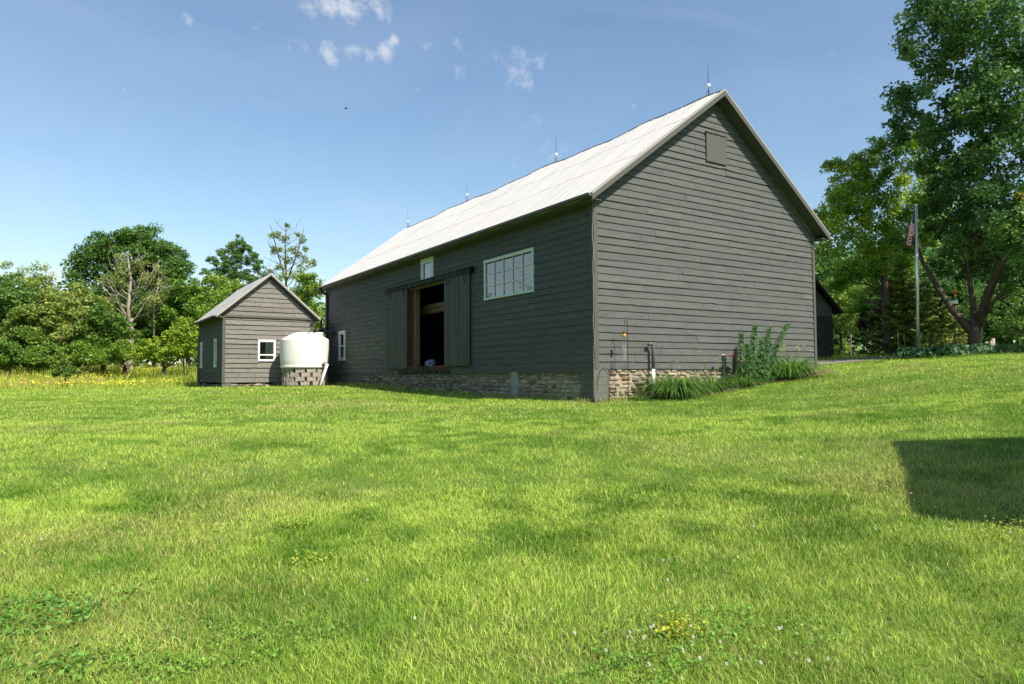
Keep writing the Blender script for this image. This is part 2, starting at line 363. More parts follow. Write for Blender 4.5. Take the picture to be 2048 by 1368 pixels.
# ------------------------------------------------------------------ buildings
def wall_panels(mb, O, u, n, S0, S1, Z0, Z1, holes, d0, d1):
    ss = sorted({S0, S1, *[h[0] for h in holes], *[h[1] for h in holes]}); zs = sorted({Z0, Z1, *[h[2] for h in holes], *[h[3] for h in holes]})
    for a, b in zip(ss[:-1], ss[1:]):
        run = None
        for c, d in zip(zs[:-1], zs[1:]):
            ms, mz = (a+b)/2, (c+d)/2
            hit = any(h[0] < ms < h[1] and h[2] < mz < h[3] for h in holes)
            if hit:
                if run: mb.fbox(O, u, n, a, b, run[0], run[1], d0, d1)
                run = None
            else: run = (run[0], d) if run else (c, d)
        if run: mb.fbox(O, u, n, a, b, run[0], run[1], d0, d1)

def siding(mb, O, u, n, span, Z0, Z1, step, holes, rnd, thick=.028, rough=1.0, shade=.10, sheen_tint=None):
    """lapped boards; span(z)->(s0,s1)."""
    O = np.array(O, float); u = np.array(u, float); n = np.array(n, float); z = Z0; k = 0
    while z < Z1-.02:
        h = step*(1+rnd.uniform(-.05, .05)); zt = min(z+h, Z1)
        a0, b0 = span(z); a1, b1 = span(zt)
        if b0-a0 < .05: break
        cuts = [a0]; s = a0+rnd.uniform(.8, 4.0)
        while s < b0-.6: cuts.append(s); s += rnd.uniform(1.8, 4.4)
        cuts.append(b0)
        for i in range(len(cuts)-1):
            p, q = cuts[i]+(.004 if i else 0), cuts[i+1]-(.004 if i < len(cuts)-2 else 0)
            iv = [(p, q)]; zm = (z+zt)/2
            for hh in holes:
                if hh[2] < zm < hh[3]:
                    nv = []
                    for (a, b) in iv:
                        if hh[1] <= a or hh[0] >= b: nv.append((a, b)); continue
                        if hh[0] > a: nv.append((a, hh[0]))
                        if hh[1] < b: nv.append((hh[1], b))
                    iv = nv
            t0 = rnd.uniform(-.004, .004)*rough; cm = 1+rnd.uniform(-shade, shade); mb.col = (cm, cm*rnd.uniform(.985, 1.015), cm*rnd.uniform(.97, 1.02))
            if sheen_tint:  # sheen painted into the board tint
                fq = sheen_tint((cuts[i]+cuts[i+1])/2, z); mb.col = tuple(c_*(1+fq*k_) for c_, k_ in zip(mb.col, (.75, .60, .42)))
            dz = rnd.uniform(-.005, .005)*rough
            ph = rnd.uniform(0, 6)
            for (a, b) in iv:
                if b-a < .02: continue
                m = max(1, int((b-a)/.22)); vs = []; fs = []
                for j in range(m+1):
                    s = a+(b-a)*j/m
                    jz = dz+.004*rough*math.sin(s*1.1+ph)+rnd.uniform(-.0025, .0025)*rough
                    if rnd.random() < .022*rough: jz += rnd.uniform(.008, .026)
                    jt = t0+.005*rough*math.sin(s*.8+ph*2)+rnd.uniform(-.0015, .0015)*rough
                    sT = min(max(s, a1), b1); fT = 0 if (s >= a1 and s <= b1) else 1
                    zz = zt+.012
                    if fT and s < a1: zz = z+(zt-z)*(s-a0)/max(a1-a0, 1e-6)
                    if fT and s > b1: zz = z+(zt-z)*(b0-s)/max(b0-b1, 1e-6)
                    zb = min(z+jz-.006, zz-.001)
                    for (d, zv) in ((.0, zb), (thick+jt, zb), (thick+jt, zb+.004), (.008, zz)): vs.append(O+u*s+n*d+np.array((0, 0, zv)))
                for j in range(m):
                    for c in range(3): fs.append((j*4+c, (j+1)*4+c, (j+1)*4+c+1, j*4+c+1))
                e = m*4; fs += [(0, 1, 2, 3), (e+3, e+2, e+1, e)]
                mb.add(vs, fs)
        z = zt; k += 1

def window(root, O, u, n, s0, s1, z0, z1, nx, nz, fw, m_frame, bars=.022, label=None, name='window', off=.04, rail=None):
    mb = MB()
    mb.fbox(O, u, n, s0, s1, z1-fw, z1, 0, off+.018); mb.fbox(O, u, n, s0, s1, z0, z0+fw, 0, off+.022)
    mb.fbox(O, u, n, s0, s0+fw, z0+fw, z1-fw, 0, off+.012); mb.fbox(O, u, n, s1-fw, s1, z0+fw, z1-fw, 0, off+.012)
    mb.fbox(O, u, n, s0-.02, s1+.02, z1, z1+.022, 0, off+.03)
    a, b, c, d = s0+fw, s1-fw, z0+fw, z1-fw
    for i in range(1, nx):
        s = a+(b-a)*i/nx; mb.fbox(O, u, n, s-bars/2, s+bars/2, c, d, .004, off-.006)
    for j in range(1, nz):
        z = c+(d-c)*j/nz
        if rail and nz == 2: z = c+(d-c)*rail
        mb.fbox(O, u, n, a, b, z-bars/2, z+bars/2, .006, off-.004)
    f = mb.build(name, m_frame, root)
    if label: f['label'] = label
    g_ = MB(); g_.fbox(O, u, n, a-.01, b+.01, c-.01, d+.01, .008, .014); g_.build('window_pane', M_glass, f)
    return f

def stones(mb, O, u, n, s0, s1, zb, zt, rnd, pal, hmin=.06, hmax=.15, wmin=.12, wmax=.48, dep=.07, skip=0.0, gap=.014):
    """rubble masonry: pillow-shaped stones in uneven courses. zb(s) bottom."""
    O = np.array(O, float); u = np.array(u, float); n = np.array(n, float); zlow = min(zb(s0), zb(s1), zb((s0+s1)/2))
    z = zlow
    while z < zt-.02:
        h = rnd.uniform(hmin, hmax); h = min(h, zt-z)
        if zt-z-h < hmin*.6: h = zt-z
        s = s0-rnd.uniform(0, .1)
        while s < s1:
            w = rnd.uniform(wmin, wmax)*(1 if h > .09 else .8); e = min(s+w, s1); a = max(s, s0)
            if e-a > .04 and z+h > zb((a+e)/2)-.05 and rnd.random() > skip:
                col = rnd.choice(pal); cv = rnd.uniform(.75, 1.25); mb.col = tuple(c*cv for c in col)
                j = lambda: rnd.uniform(-.022, .022)
                cz = rnd.uniform(-.02, .02); c4 = [(a+gap+abs(j()), z+gap*.5+cz+j()*.6), (e-gap-abs(j()), z+gap*.5+cz+j()*.6), (e-gap-abs(j()), z+h-gap*.3+cz+j()*.6), (a+gap+abs(j()), z+h-gap*.3+cz+j()*.6)]
                D = dep*rnd.uniform(.35, 1.0); NX, NZ = 5, 4; vs = []
                for p in range(NX):
                    for q in range(NZ):
                        fa, fb = p/(NX-1), q/(NZ-1)
                        sx = (c4[0][0]*(1-fa)+c4[1][0]*fa)*(1-fb)+(c4[3][0]*(1-fa)+c4[2][0]*fa)*fb
                        zz = (c4[0][1]*(1-fa)+c4[1][1]*fa)*(1-fb)+(c4[3][1]*(1-fa)+c4[2][1]*fa)*fb
                        ex = 1-abs(2*fa-1)**3; ez = 1-abs(2*fb-1)**3
                        edge = (p in (0, NX-1)) or (q in (0, NZ-1))
                        if edge and (p in (0, NX-1)) and (q in (0, NZ-1)):   # round the corners
                            sx += (.5-fa)*.05*min(1, (e-a)*4); zz += (.5-fb)*.03
                        dd = 0 if edge else D*(.75+.25*ex*ez)+rnd.uniform(-.008, .008)
                        if edge: dd = -.01
                        else:
                            sx += (fa-.5)*(e-a)*.24; zz += (fb-.5)*h*.26
                        vs.append(O+u*sx+n*dd+np.array((0, 0, zz)))
                fs = [(p*NZ+q, (p+1)*NZ+q, (p+1)*NZ+q+1, p*NZ+q+1) for p in range(NX-1) for q in range(NZ-1)]
                mb.add(vs, fs)
            s += w
        z += h

PAL = [(.34, .275, .19), (.19, .16, .12), (.30, .255, .19), (.15, .13, .10), (.22, .18, .13), (.25, .185, .13), (.20, .185, .155), (.34, .29, .225)]
PAL_SHADE = [(.28, .25, .20), (.36, .32, .26), (.21, .19, .155), (.31, .24, .19), (.42, .38, .31), (.15, .135, .115)]

W, L, H, RZ = 9.23, 21.13, 4.335, 7.92
PITCH = (RZ-H)/(W/2)
rnd = random.Random(11)
barn = thing('barn', (0, 0, 0), 'long dark grey clapboard barn with a white metal gable roof and stone base', 'barn')
gx = ((1, 0, 0), (0, -1, 0)); lx = ((0, 1, 0), (-1, 0, 0))       # (u, n) gable wall / long wall
def gspan(z): t = max(0, (z-H)/PITCH); return (0.0+t, W-t)
# front gable wall
mb = MB(); hatch = (4.20, 5.05, 5.97, 6.82)
mb.prism([(0, 0, 0), (W, 0, 0), (W, 0, H), (W/2, 0, RZ), (0, 0, H)], (0, .16, 0)); mb.col = (1, 1, 1)
siding(mb, (0, 0, 0), *gx, lambda z: (max(.095, gspan(z)[0]), min(W-.08, gspan(z)[1])), 0, RZ-.12, .1885, [], rnd, thick=.038, shade=.08, rough=1.0)
mb.build('wall', M_side, barn, colored=True)
# long wall with openings
OPEN = (7.93, 11.12, .20, 3.20); BIG = (2.60, 5.33, 2.21, 3.45); SML = (8.92, 9.93, 3.26, 4.14); SLM = (18.20, 19.08, .58, 1.98)
mb = MB(); holes = [OPEN, BIG, SML, SLM]
ins = lambda r, m: (r[0]+m, r[1]-m, r[2]+m, r[3]-m)
wall_panels(mb, (0, 0, 0), *lx, .16, L-.16, 0, H, [OPEN, ins(BIG, .05), ins(SML, .08), ins(SLM, .09)], -.16, 0)
sh = [OPEN]+[ins(r, .03) for r in (BIG, SML, SLM)]
siding(mb, (0, 0, 0), *lx, lambda z: (.09, L-.09), 0, H+.0, .1885, sh, rnd, thick=.030, shade=.09, rough=1.0, sheen_tint=lambda s, z: float(smoothstep(8, 16, s)*smoothstep(3.6, .8, z)))  # grazing reflection put into board colour, lighter and warmer toward the low far end
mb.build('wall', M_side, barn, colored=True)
# far side and back walls
mb = MB(); mb.box((W-.16, .16, 0), (W, L-.16, H))
siding(mb, (W, 0, 0), (0, 1, 0), (1, 0, 0), lambda z: (.0, L), 0, H, .1885, [], rnd)
mb.build('wall', M_side, barn, colored=True)
mb = MB(); mb.prism([(0, L, 0), (W, L, 0), (W, L, H), (W/2, L, RZ), (0, L, H)], (0, -.16, 0))
siding(mb, (0, L, 0), (1, 0, 0), (0, 1, 0), gspan, 0, RZ-.12, .1885, [], rnd)
mb.build('wall', M_side, barn, colored=True)
# corner boards
mb = MB(); mb.box((-.035, -.056, -.01), (.09, 0, H+.02)); mb.box((-.047, 0, -.01), (-.0, .085, H-.0)); mb.build('corner_board', M_trim, barn)
mb = MB(); mb.box((W-.075, -.055, -.01), (W+.035, 0, H+.02)); mb.box((W, .001, -.01), (W+.035, .085, H)); mb.build('corner_board', M_trim, barn)
mb = MB(); mb.box((-.047, L-.085, -.01), (0, L, H)); mb.build('corner_board', M_trim, barn)
# sill boards under the siding
mb = MB()
for (a, b) in ((0.1, 3.3), (3.31, 7.6), (12.0, 16.2), (16.21, L-.1)): mb = MB(); mb.fbox((0, 0, 0), *lx, a, b, -.10+rnd.uniform(-.01, .01), .02, -.05, .046); mb.build('sill_board', M_trim, barn)
# gable hatch
mb = MB(); mb.bev((4.19, -.075, 5.96), (5.05, -.02, 6.80), .006); hb = mb.build('hatch', M_trim, barn)
mb = MB(); mb.box((4.17, -.10, 6.802), (5.07, -.01, 6.83)); mb.build('hatch_ledge', M_trim, hb)
# roof: two slopes of thin sheet metal on boards, with raised seams and uneven panels
OH, OV = .38, .40                                                    # eave / gable overhang
def roof_slope(sign, name='roof', mt=M_roof, y0=-OV, y1=L+.38, W=W, RZ=8.02, PIT=(8.02-4.32)/(W/2+.36), OH=.36, cx=W/2, step=.62, wob=.035, thick=.085):
    mb = MB(); NY = int((y1-y0)/.31); run = W/2+OH; NU = 12; vs = []; rr = random.Random(5+sign)
    ridge = [wob*(math.sin(y*.9)+.6*math.sin(y*2.3+1)) for y in np.linspace(y0, y1, NY+1)]
    for i in range(NY+1):
        y = y0+(y1-y0)*i/NY
        for j in range(NU+1):
            t = j/NU; x = cx+sign*run*t; z = RZ-PIT*run*t+ridge[i]*(1-t)+.006*math.sin(y*5+t*9)
            z += .012*(1-abs(2*(t*3 % 1)-1))*0
            vs.append((x, y, z))
    n0 = len(vs); vs2 = [(v[0], v[1], v[2]-thick) for v in vs]
    fs = []
    for i in range(NY):
        for j in range(NU):
            a = i*(NU+1)+j; q = (a, a+1, a+NU+2, a+NU+1)
            fs.append(q if sign < 0 else q[::-1]); fs.append(tuple(n0+k for k in (q[::-1] if sign < 0 else q)))
    for i in range(NY):
        for j in (0, NU):
            a = i*(NU+1)+j; b = a+NU+1; fs.append((a, b, n0+b, n0+a))
    for i in (0, NY):
        for j in range(NU):
            a = i*(NU+1)+j; b = a+1; fs.append((a, b, n0+b, n0+a))
    mb.add(vs+vs2, fs)
    # sheet overlaps: thin proud strips down the slope and horizontal laps
    y = y0+.3; nrm = np.array((sign*PIT, 0, 1.)); nrm /= np.linalg.norm(nrm)
    while y < y1-.1:
        w_ = rr.uniform(.012, .02); cm = rr.uniform(.93, 1.0); mb.col = (cm, cm, cm); pts = []
        rg = np.interp(y, np.linspace(y0, y1, NY+1), ridge)
        for (t, yy) in ((0.01, y-w_), (0.01, y+w_), (.995, y+w_), (.995, y-w_)):
            pts.append(np.array((cx+sign*run*t, yy, RZ-PIT*run*t+rg*(1-t)+.006))+nrm*.006)
        mb.prism(pts, nrm*.005); y += step
    for t in (.3, .34, .64, .67):
        cm = .9; mb.col = (cm, cm, cm*.99)
        if t in (.34, .67): continue
        for k in range(int((y1-y0)/1.2)):
            ya = y0+k*1.2+.05; yb = min(ya+1.1, y1-.05); tt = t+rr.uniform(-.01, .01); r1 = np.interp(ya, np.linspace(y0, y1, NY+1), ridge); r2 = np.interp(yb, np.linspace(y0, y1, NY+1), ridge)
            pts = [np.array((cx+sign*run*q, yy, RZ-PIT*run*q+rg_*(1-q)))+nrm*.011 for (q, yy, rg_) in ((tt, ya, r1), (tt+.003, ya, r1), (tt+.003, yb, r2), (tt, yb, r2))]
            mb.prism(pts, nrm*.005)
    mb.col = (1, 1, 1)
    return mb, ridge, PIT
roof_mb, ridge, RP = roof_slope(-1)
r2_mb, _, _ = roof_slope(1)
roof_mb.add(r2_mb.v, r2_mb.f); roof_mb.c = roof_mb.c[:len(roof_mb.v)-len(r2_mb.v)]+r2_mb.c
roof = roof_mb.build('roof', M_roof, barn, colored=True)
RZT = 8.02; Y0, Y1 = -OV, L+.38
# ridge cap
ys = np.linspace(Y0-.01, Y1, len(ridge)); mb = MB()
mb.tube([(W/2, y, RZT+r-.005) for y, r in zip(ys, ridge)], .032, 6); mb.build('ridge_cap', M_iron, roof)
# rake trim on the front gable and soffit boards
run = W/2+.36
for s in (-1, 1):
    mb = MB(); up = np.array((0, 0, 1.))
    a = np.array((W/2, Y0-.022, RZT+.012)); b = np.array((W/2+s*run, Y0-.022, RZT-RP*run+.012))
    mb.prism([a, b, b-up*.035, a-up*.035], (0, .02, 0))
    mb.prism([a+up*.004, b+up*.004, b+up*.004+(0, .10, 0), a+up*.004+(0, .10, 0)], (0, 0, .006))
    mb.build('rake_trim', M_rake, roof)
    mb = MB(); a = np.array((W/2, Y0-.016, RZT-.0245)); b = np.array((W/2+s*run, Y0-.016, RZT-RP*run-.0245)); mb.prism([a, b, b-up*.15, a-up*.15], (0, .014, 0)); mb.build('rake_board', M_trim, roof)
    mb = MB(); a = np.array((W/2, Y0, RZT-.09)); b = np.array((W/2+s*run, Y0, RZT-RP*run-.09))
    mb.prism([a, b, b-up*.09, a-up*.09], (0, .03, 0))
    a = np.array((W/2, Y0+.03, RZT-.10)); b = np.array((W/2+s*(run-.02), Y0+.03, RZT-RP*(run-.02)-.10))
    mb.prism([a, b, b-up*.03, a-up*.03], (0, OV-.04, 0)); mb.build('soffit', M_trim, roof)
# eave soffit and fascia on the long side, gutter
ez = RZT-RP*run
mb = MB(); mb.box((-.34, Y0+.05, ez-.14), (-.31, Y1-.03, ez-.08)); mb.box((-.31, Y0+.05, ez-.13), (-.02, Y1-.03, ez-.11)); mb.build('soffit', M_trim, roof)
mb = MB(); mb.box((-.47, Y0+.0, ez-.075), (-.35, Y1-.02, ez-.065)); mb.box((-.48, Y0+.0, ez-.075), (-.465, Y1-.02, ez-.0)); mb.box((-.35, Y0, ez-.10), (-.341, Y1-.02, ez-.02))
mb.box((-.48, Y0-.012, ez-.075), (-.35, Y0, ez-.02)); mb.build('gutter', M_olive, barn)
# gable return on the right eave
mb = MB(); mb.box((W+.02, Y0+.05, ez-.14), (W+.34, Y1-.03, ez-.11)); mb.build('soffit', M_trim, roof)
# foundation
mb = MB(); mb.box((.02, .02, -1.9), (.5, L-.02, -.005)); mb.box((.02, .03, -1.9), (W-.02, .5, -.012)); mb.box((W-.4, .5, -1.9), (W-.03, L-.5, -.02)); mb.box((.4, L-.45, -1.9), (W-.4, L-.03, -.02))
fd = mb.build('foundation', M_mortar, barn)
mb = MB()
stones(mb, (.02, 0, 0), *lx, .52, 7.0, lambda s: gz(-.1, s)-.12, -.10, rnd, PAL_SHADE, hmin=.055, hmax=.17, wmin=.14, wmax=.55, dep=.065, gap=.008)
stones(mb, (.02, 0, 0), *lx, 7.0, 15.9, lambda s: gz(-.1, s)-.12, -.10, rnd, PAL_SHADE, hmin=.045, hmax=.13, wmin=.1, wmax=.42, dep=.09, gap=.006)
stones(mb, (0, .03, 0), *gx, .42, W-.02, lambda s: gz(s, -.1)-.12, -.02, rnd, PAL[:1]+PAL[2:3]+PAL[4:]+[(.36, .30, .23)], hmin=.055, hmax=.17, wmin=.16, wmax=.5, dep=.07, gap=.006)
# rubble toe
for k in range(46):
    s = rnd.uniform(.5, 9) if k < 36 else rnd.uniform(9, 15); z = gz(-.12, s); a = rnd.uniform(.08, .26); b = rnd.uniform(.06, .14); c = rnd.choice(PAL); mb.col = c
    P0 = np.array((-.02-rnd.uniform(0, .16), s, z+.0)); bm = bmesh.new(); bmesh.ops.create_icosphere(bm, subdivisions=1, radius=1)
    mb.add([P0+np.array((v.co.x*b, v.co.y*a, v.co.z*b*.5))*rnd.uniform(.85, 1.1) for v in bm.verts], [[v.index for v in f.verts] for f in bm.faces]); bm.free()
mb.build('foundation_stones', M_stone, fd, colored=True)
mb = MB(); 
for (z0, z1) in ((-1.3, -.83), (-.825, -.625), (-.62, -.42), (-.415, -.215), (-.21, -.012)):
    mb.bev((-.045, -.045, z0), (.415, .03, z1), .004); mb.bev((-.045, .031, z0), (.03, .51, z1), .004)
mb.build('corner_pier', M_block, fd)
mb = MB(); mb.fbox((0, 0, 0), *lx, 3.45, 3.78, -1.2, -.06, -.02, .065); mb.build('concrete_pier', M_concp, fd)
mb = MB(); mb.box((-.03, 15.95, -1.2), (.02, L-.02, -.105)); mb.build('painted_base', M_block, fd)
# flat ledge stones at the far right end of the gable
mb = MB(); stones(mb, (0, .03, 0), *gx, 9.2, 9.21, lambda s: -.3, -.02, rnd, PAL)
# inside
ins_ = MB(); ins_.box((.17, .17, .10), (W-.17, L-.17, .18)); ins_.build('plank_floor', M_dirt, barn)
mb = MB()
for k in range(18): mb.box((4.2+.004*(k % 2), 2.0+k*.9, .18), (4.3, 2.88+k*.9, 3.6))
mb.build('partition', M_inside, barn)
mb = MB(); mb.bev((.165, 10.86, .18), (.36, 11.10, 4.2), .015); mb.bev((.17, 7.2, .18), (.42, 7.5, 4.2), .015)
mb.bev((.8, 6.5, 2.28), (1.05, 14.6, 2.45), .02); mb.bev((.8, 6.5, 2.46), (1.03, 14.6, 2.64), .02); mb.bev((.8, 13.6, .18), (1.1, 13.95, 4.4), .02)
mb.bev((.17, 7.4, 3.2), (.40, 11.2, 3.42), .01); mb.build('timber_frame', M_wood, barn)
mb = MB(); mb.box((-.0, 11.08, .2), (.16, 11.13, 3.2)); mb.build('door_jamb', M_redwood, barn)
mb = MB(); mb.box((.0, 7.93, .2), (.16, 7.98, 3.2)); mb.build('door_jamb', M_redwood, barn)
mb = MB(); mb.fbox((0, 0, 0), *lx, 7.93, 11.12, 3.14, 3.20, -.16, .01); mb.build('lintel', M_wood, barn)
# sill of the doorway
mb = MB(); mb.box((-.03, 7.95, .06), (.17, 11.1, .19)); mb.build('threshold', M_redwood, barn)
for q in ((7.62, 8.62, -.085, .055, -.02, .04), (8.64, 9.05, -.09, .05, -.02, .042), (9.07, 9.3, -.09, .06, -.02, .04), (9.33, 10.1, -.10, .20, -.02, .05), (10.1, 11.95, -.10, .06, -.02, .045)): mb = MB(); mb.fbox((0, 0, 0), *lx, *q); mb.build('sill_board', M_door, barn)
# sliding doors: vertical tongue boards on hangers
def sliding_door(s0, s1, z0, z1, seed):
    rr = random.Random(seed); mb = MB(); n_ = int((s1-s0)/.085); w_ = (s1-s0)/n_
    for i in range(n_):
        c = rr.uniform(.85, 1.2); mb.col = (c, c, c)
        mb.fbox((0, 0, 0), *lx, s0+i*w_+.004, s0+(i+1)*w_-.004, z0+rr.uniform(-.012, .008), z1, .085, .115+rr.uniform(-.003, .003))
    mb.col = (.6, .6, .6); mb.fbox((0, 0, 0), *lx, s0+.01, s1-.01, z0+.02, z1-.01, .07, .094)
    d = mb.build('sliding_door', M_door, barn, colored=True)
    for s in (s0+.28, s1-.28):
        h_ = MB(); pts = [(-.125, s-.07, z1-.02)]+[(-.128, s+.09*math.sin(a)*1.0, z1-.17-.13*math.cos(a)) for a in np.linspace(-2.3, 2.3, 11)][::1]+[(-.125, s+.07, z1-.02)]
        h_.tube([(-.125, s-.07, z1+.02), (-.126, s-.085, z1-.12), (-.126, s-.05, z1-.22), (-.126, s, z1-.27), (-.126, s+.05, z1-.22), (-.126, s+.085, z1-.12), (-.125, s+.07, z1+.02)], .010, 6)
        h_.build('door_hanger', M_iron, d)
    return d
sliding_door(11.06, 12.93, .13, 3.2, 1); sliding_door(6.20, 7.95, .17, 3.2, 2)
mb = MB(); mb.fbox((0, 0, 0), *lx, 6.05, 13.15, 3.2, 3.36, .0, .15); mb.fbox((0, 0, 0), *lx, 6.0, 6.2, 3.19, 3.38, .0, .17); mb.fbox((0, 0, 0), *lx, 6.05, 13.15, 3.361, 3.375, .0, .17); mb.build('door_track', M_door, barn)
# windows
window(barn, (0, 0, 0), *lx, *BIG, 5, 3, .065, M_wingreen, off=.05, label='wide white grid window of fifteen panes')
window(barn, (0, 0, 0), *lx, *SML, 1, 1, .16, M_wingreen, off=.05, label='small white framed window under the eave')
window(barn, (0, 0, 0), *lx, *SLM, 1, 2, .15, M_white, .07, off=.05, label='narrow white two-pane window near the tank')
# lace curtain in the small window, sash curtain in slim
mb = MB(); vs = []
for i in range(21):
    s = 9.1+.65*i/20
    for z in (3.42, 3.98): vs.append((.03+.012*math.sin(i*1.9), s, z))
M_lace = mat('lace', (.62, .63, .63), .9, .1, vary=(30, (.3, .3, .3), .6)); mb.add(vs, [(2*i, 2*i+2, 2*i+3, 2*i+1) for i in range(20)]); mb.build('curtain', M_lace, barn)
mb = MB(); mb.box((.06, 18.3, .68), (.08, 18.98, 1.9)); mb.build('window_board', mat('brown_board', (.22, .15, .09), .9, .1, vary=(8, (.13, .09, .06), .8)), barn)
# downspout of the barn at the far corner
mb = MB(); yD = L-.35
mb.tube([(-.42, yD, ez-.06), (-.42, yD, ez-.16), (-.36, yD, ez-.24), (-.12, yD-.02, ez-.36), (-.09, yD-.02, ez-.46), (-.09, yD-.02, 2.32), (-.16, yD-.08, 2.18), (-.6, yD-.65, 2.06), (-.95, yD-1.1, 2.04)], .078, 10)
mb.build('downspout', M_black, barn, smooth=True)
# cable and conduit at the near corner, eave bracket wire
mb = MB(); pts = []
for i in range(34):
    z = 4.30-5.10*i/33; pts.append((-.055-.008*math.sin(i*1.3)-(.02 if z < 0 else 0), -.046-.012*math.sin(i*.9), z))
mb.tube([(.05, -.42, 4.62), (.02, -.3, 4.5), (-.05, -.10, 4.38)]+pts, .011, 6)
mb.build('grounding_cable', mat('cable', (.23, .215, .19), .6, .3), barn, smooth=True)
mb = MB(); mb.tube([(.03, -.075, -.55), (.02, -.08, -.3), (.10, -.08, -.06), (.22, -.08, .03), (.34, -.085, .0), (.39, -.085, -.12), (.395, -.08, -.4), (.40, -.08, -.8)], .007, 6); mb.build('cable_loop', M_iron, barn)

# ------------------------------------------------------------------ lightning rods
def rod(px, y, z, x, k, lab, group, s=1.0, tall=.72):
    o = thing('lightning_rod', (x, y, z), lab, 'lightning rod', group)
    mb = MB(); P0 = np.array((x, y, z))
    mb.tube([P0, P0+(0, 0, .24*s), P0+(-.02*s, 0, (.24+tall)*s)], [.012*s, .012*s, .004*s], 6); mb.build('spike', M_iron, o)
    mb = MB()
    for a in (0, 2.1, 4.2): mb.tube([P0+(.09*s*math.cos(a), .09*s*math.sin(a), -.06), P0+(.02*s*math.cos(a), .02*s*math.sin(a), .13*s), P0+(.0, .0, .2*s)], .007*s, 5)
    mb.build('tripod', M_iron, o)
    mb = MB(); n_ = 10; mb.lathe(P0+(0, 0, .28*s), [(.004, -.062*s)]+[(.062*s*math.sin(a), -.062*s*math.cos(a)) for a in np.linspace(.3, 2.84, 9)]+[(.004, .062*s)], 16)
    mb.build('glass_ball', M_glassball, o, smooth=True)
rg = lambda y: float(np.interp(y, ys, ridge))
for k, (y, lab) in enumerate(((.18, 'lightning rod with white ball at the near gable peak of the barn'), (7.7, 'lightning rod with white ball on the barn ridge, second from the near gable'),
                              (14.7, 'lightning rod with white ball on the barn ridge, third from the near gable'), (21.35, 'lightning rod with white ball at the far end of the barn ridge'))):
    rod(0, y, RZT+.03+rg(y), W/2, k, lab, 'lightning rods on the barn ridge')

# ------------------------------------------------------------------ cabin
cab = thing('outbuilding', (-5.1, 20.0, gz(-5.1, 20)), 'small weathered grey clapboard outbuilding with gable roof, left of the white tank', 'outbuilding')
CX0, CX1, CY0, CY1 = -5.12, -1.08, 20.0, 26.6
cw = CX1-CX0; CB = -.42; CE = 2.72; cap = 4.52; cp_ = (cap-CE)/(cw/2)
rnd = random.Random(23)
CWIN = (1.52, 2.32, .56, 1.55)                                       # front window, s from the left corner
mb = MB(); O = (CX0, CY0, 0)
wall_panels(mb, O, (1, 0, 0), (0, -1, 0), 0, cw, CB, CE, [ins(CWIN, .05)], -.12, 0)
mb.prism([(CX0, CY0, CE), (CX1, CY0, CE), ((CX0+CX1)/2, CY0, cap)], (0, .12, 0))
def cspan(z): t = max(0, (z-CE)/cp_); return (t, cw-t)
siding(mb, O, (1, 0, 0), (0, -1, 0), lambda z: (.10, cw-.08), CB, CE-.16, .222, [ins(CWIN, .03)], rnd, thick=.052, rough=1.7, shade=.13)
siding(mb, (CX0, CY0-.03, 0), (1, 0, 0), (0, -1, 0), cspan, CE-.06, cap-.08, .222, [], rnd, thick=.05, rough=1.7, shade=.13)
mb.build('wall', M_sideold, cab, colored=True)
W1, W2, DR = (1.35, 1.95, .30, 1.62), (5.3, 5.85, .30, 1.62), (5.9, 6.45, CB, 1.9)
mb = MB(); O = (CX0, CY0, 0)
wall_panels(mb, O, (0, 1, 0), (-1, 0, 0), .12, CY1-CY0-.12, CB, CE, [ins(W1, .05), ins(W2, .05)], -.12, 0)
siding(mb, O, (0, 1, 0), (-1, 0, 0), lambda z: (.08, CY1-CY0-.05), CB, CE, .222, [ins(W1, .03), ins(W2, .03)], rnd, thick=.03, rough=1.4, shade=.1)
mb.build('wall', M_side, cab, colored=True)
mb = MB(); mb.box((CX1-.12, CY0+.12, CB), (CX1, CY1-.12, CE)); siding(mb, (CX1, CY0, 0), (0, 1, 0), (1, 0, 0), lambda z: (.05, CY1-CY0-.05), CB, CE, .222, [], rnd); mb.build('wall', M_side, cab, colored=True)
mb = MB(); mb.prism([(CX0, CY1, CB), (CX1, CY1, CB), (CX1, CY1, CE), ((CX0+CX1)/2, CY1, cap), (CX0, CY1, CE)], (0, -.12, 0)); mb.build('wall', M_side, cab, colored=True)
mb = MB(); mb.box((CX0-.035, CY0-.062, CB-.02), (CX0+.095, CY0, CE-.16)); mb.box((CX0-.035, CY0, CB-.02), (CX0, CY0+.08, CE)); mb.build('corner_board', M_trim, cab)
mb = MB(); mb.box((CX1-.075, CY0-.061, CB-.02), (CX1+.06, CY0, CE-.1)); mb.build('corner_board', M_trim, cab)
mb = MB(); mb.box((CX0-.02, CY0-.10, CE-.15), (CX1+.02, CY0, CE-.055)); mb.build('belt_board', M_trim, cab)
window(cab, (CX0, CY0, 0), (1, 0, 0), (0, -1, 0), *CWIN, 1, 2, .085, M_white, .055, off=.06, label='white framed window with a dark screen facing the lawn', rail=.26)
window(cab, (CX0, CY0, 0), (0, 1, 0), (-1, 0, 0), *W1, 1, 2, .10, M_white, .05)
window(cab, (CX0, CY0, 0), (0, 1, 0), (-1, 0, 0), *W2, 1, 2, .12, M_white, .05)
mb = MB(); mb.box((CX0+.3, CY0+.03, .6), (CX0+3, CY0+.05, 1.5)); mb.build('window_screen', mat('screen', (.06, .065, .055), .9, .1), cab)
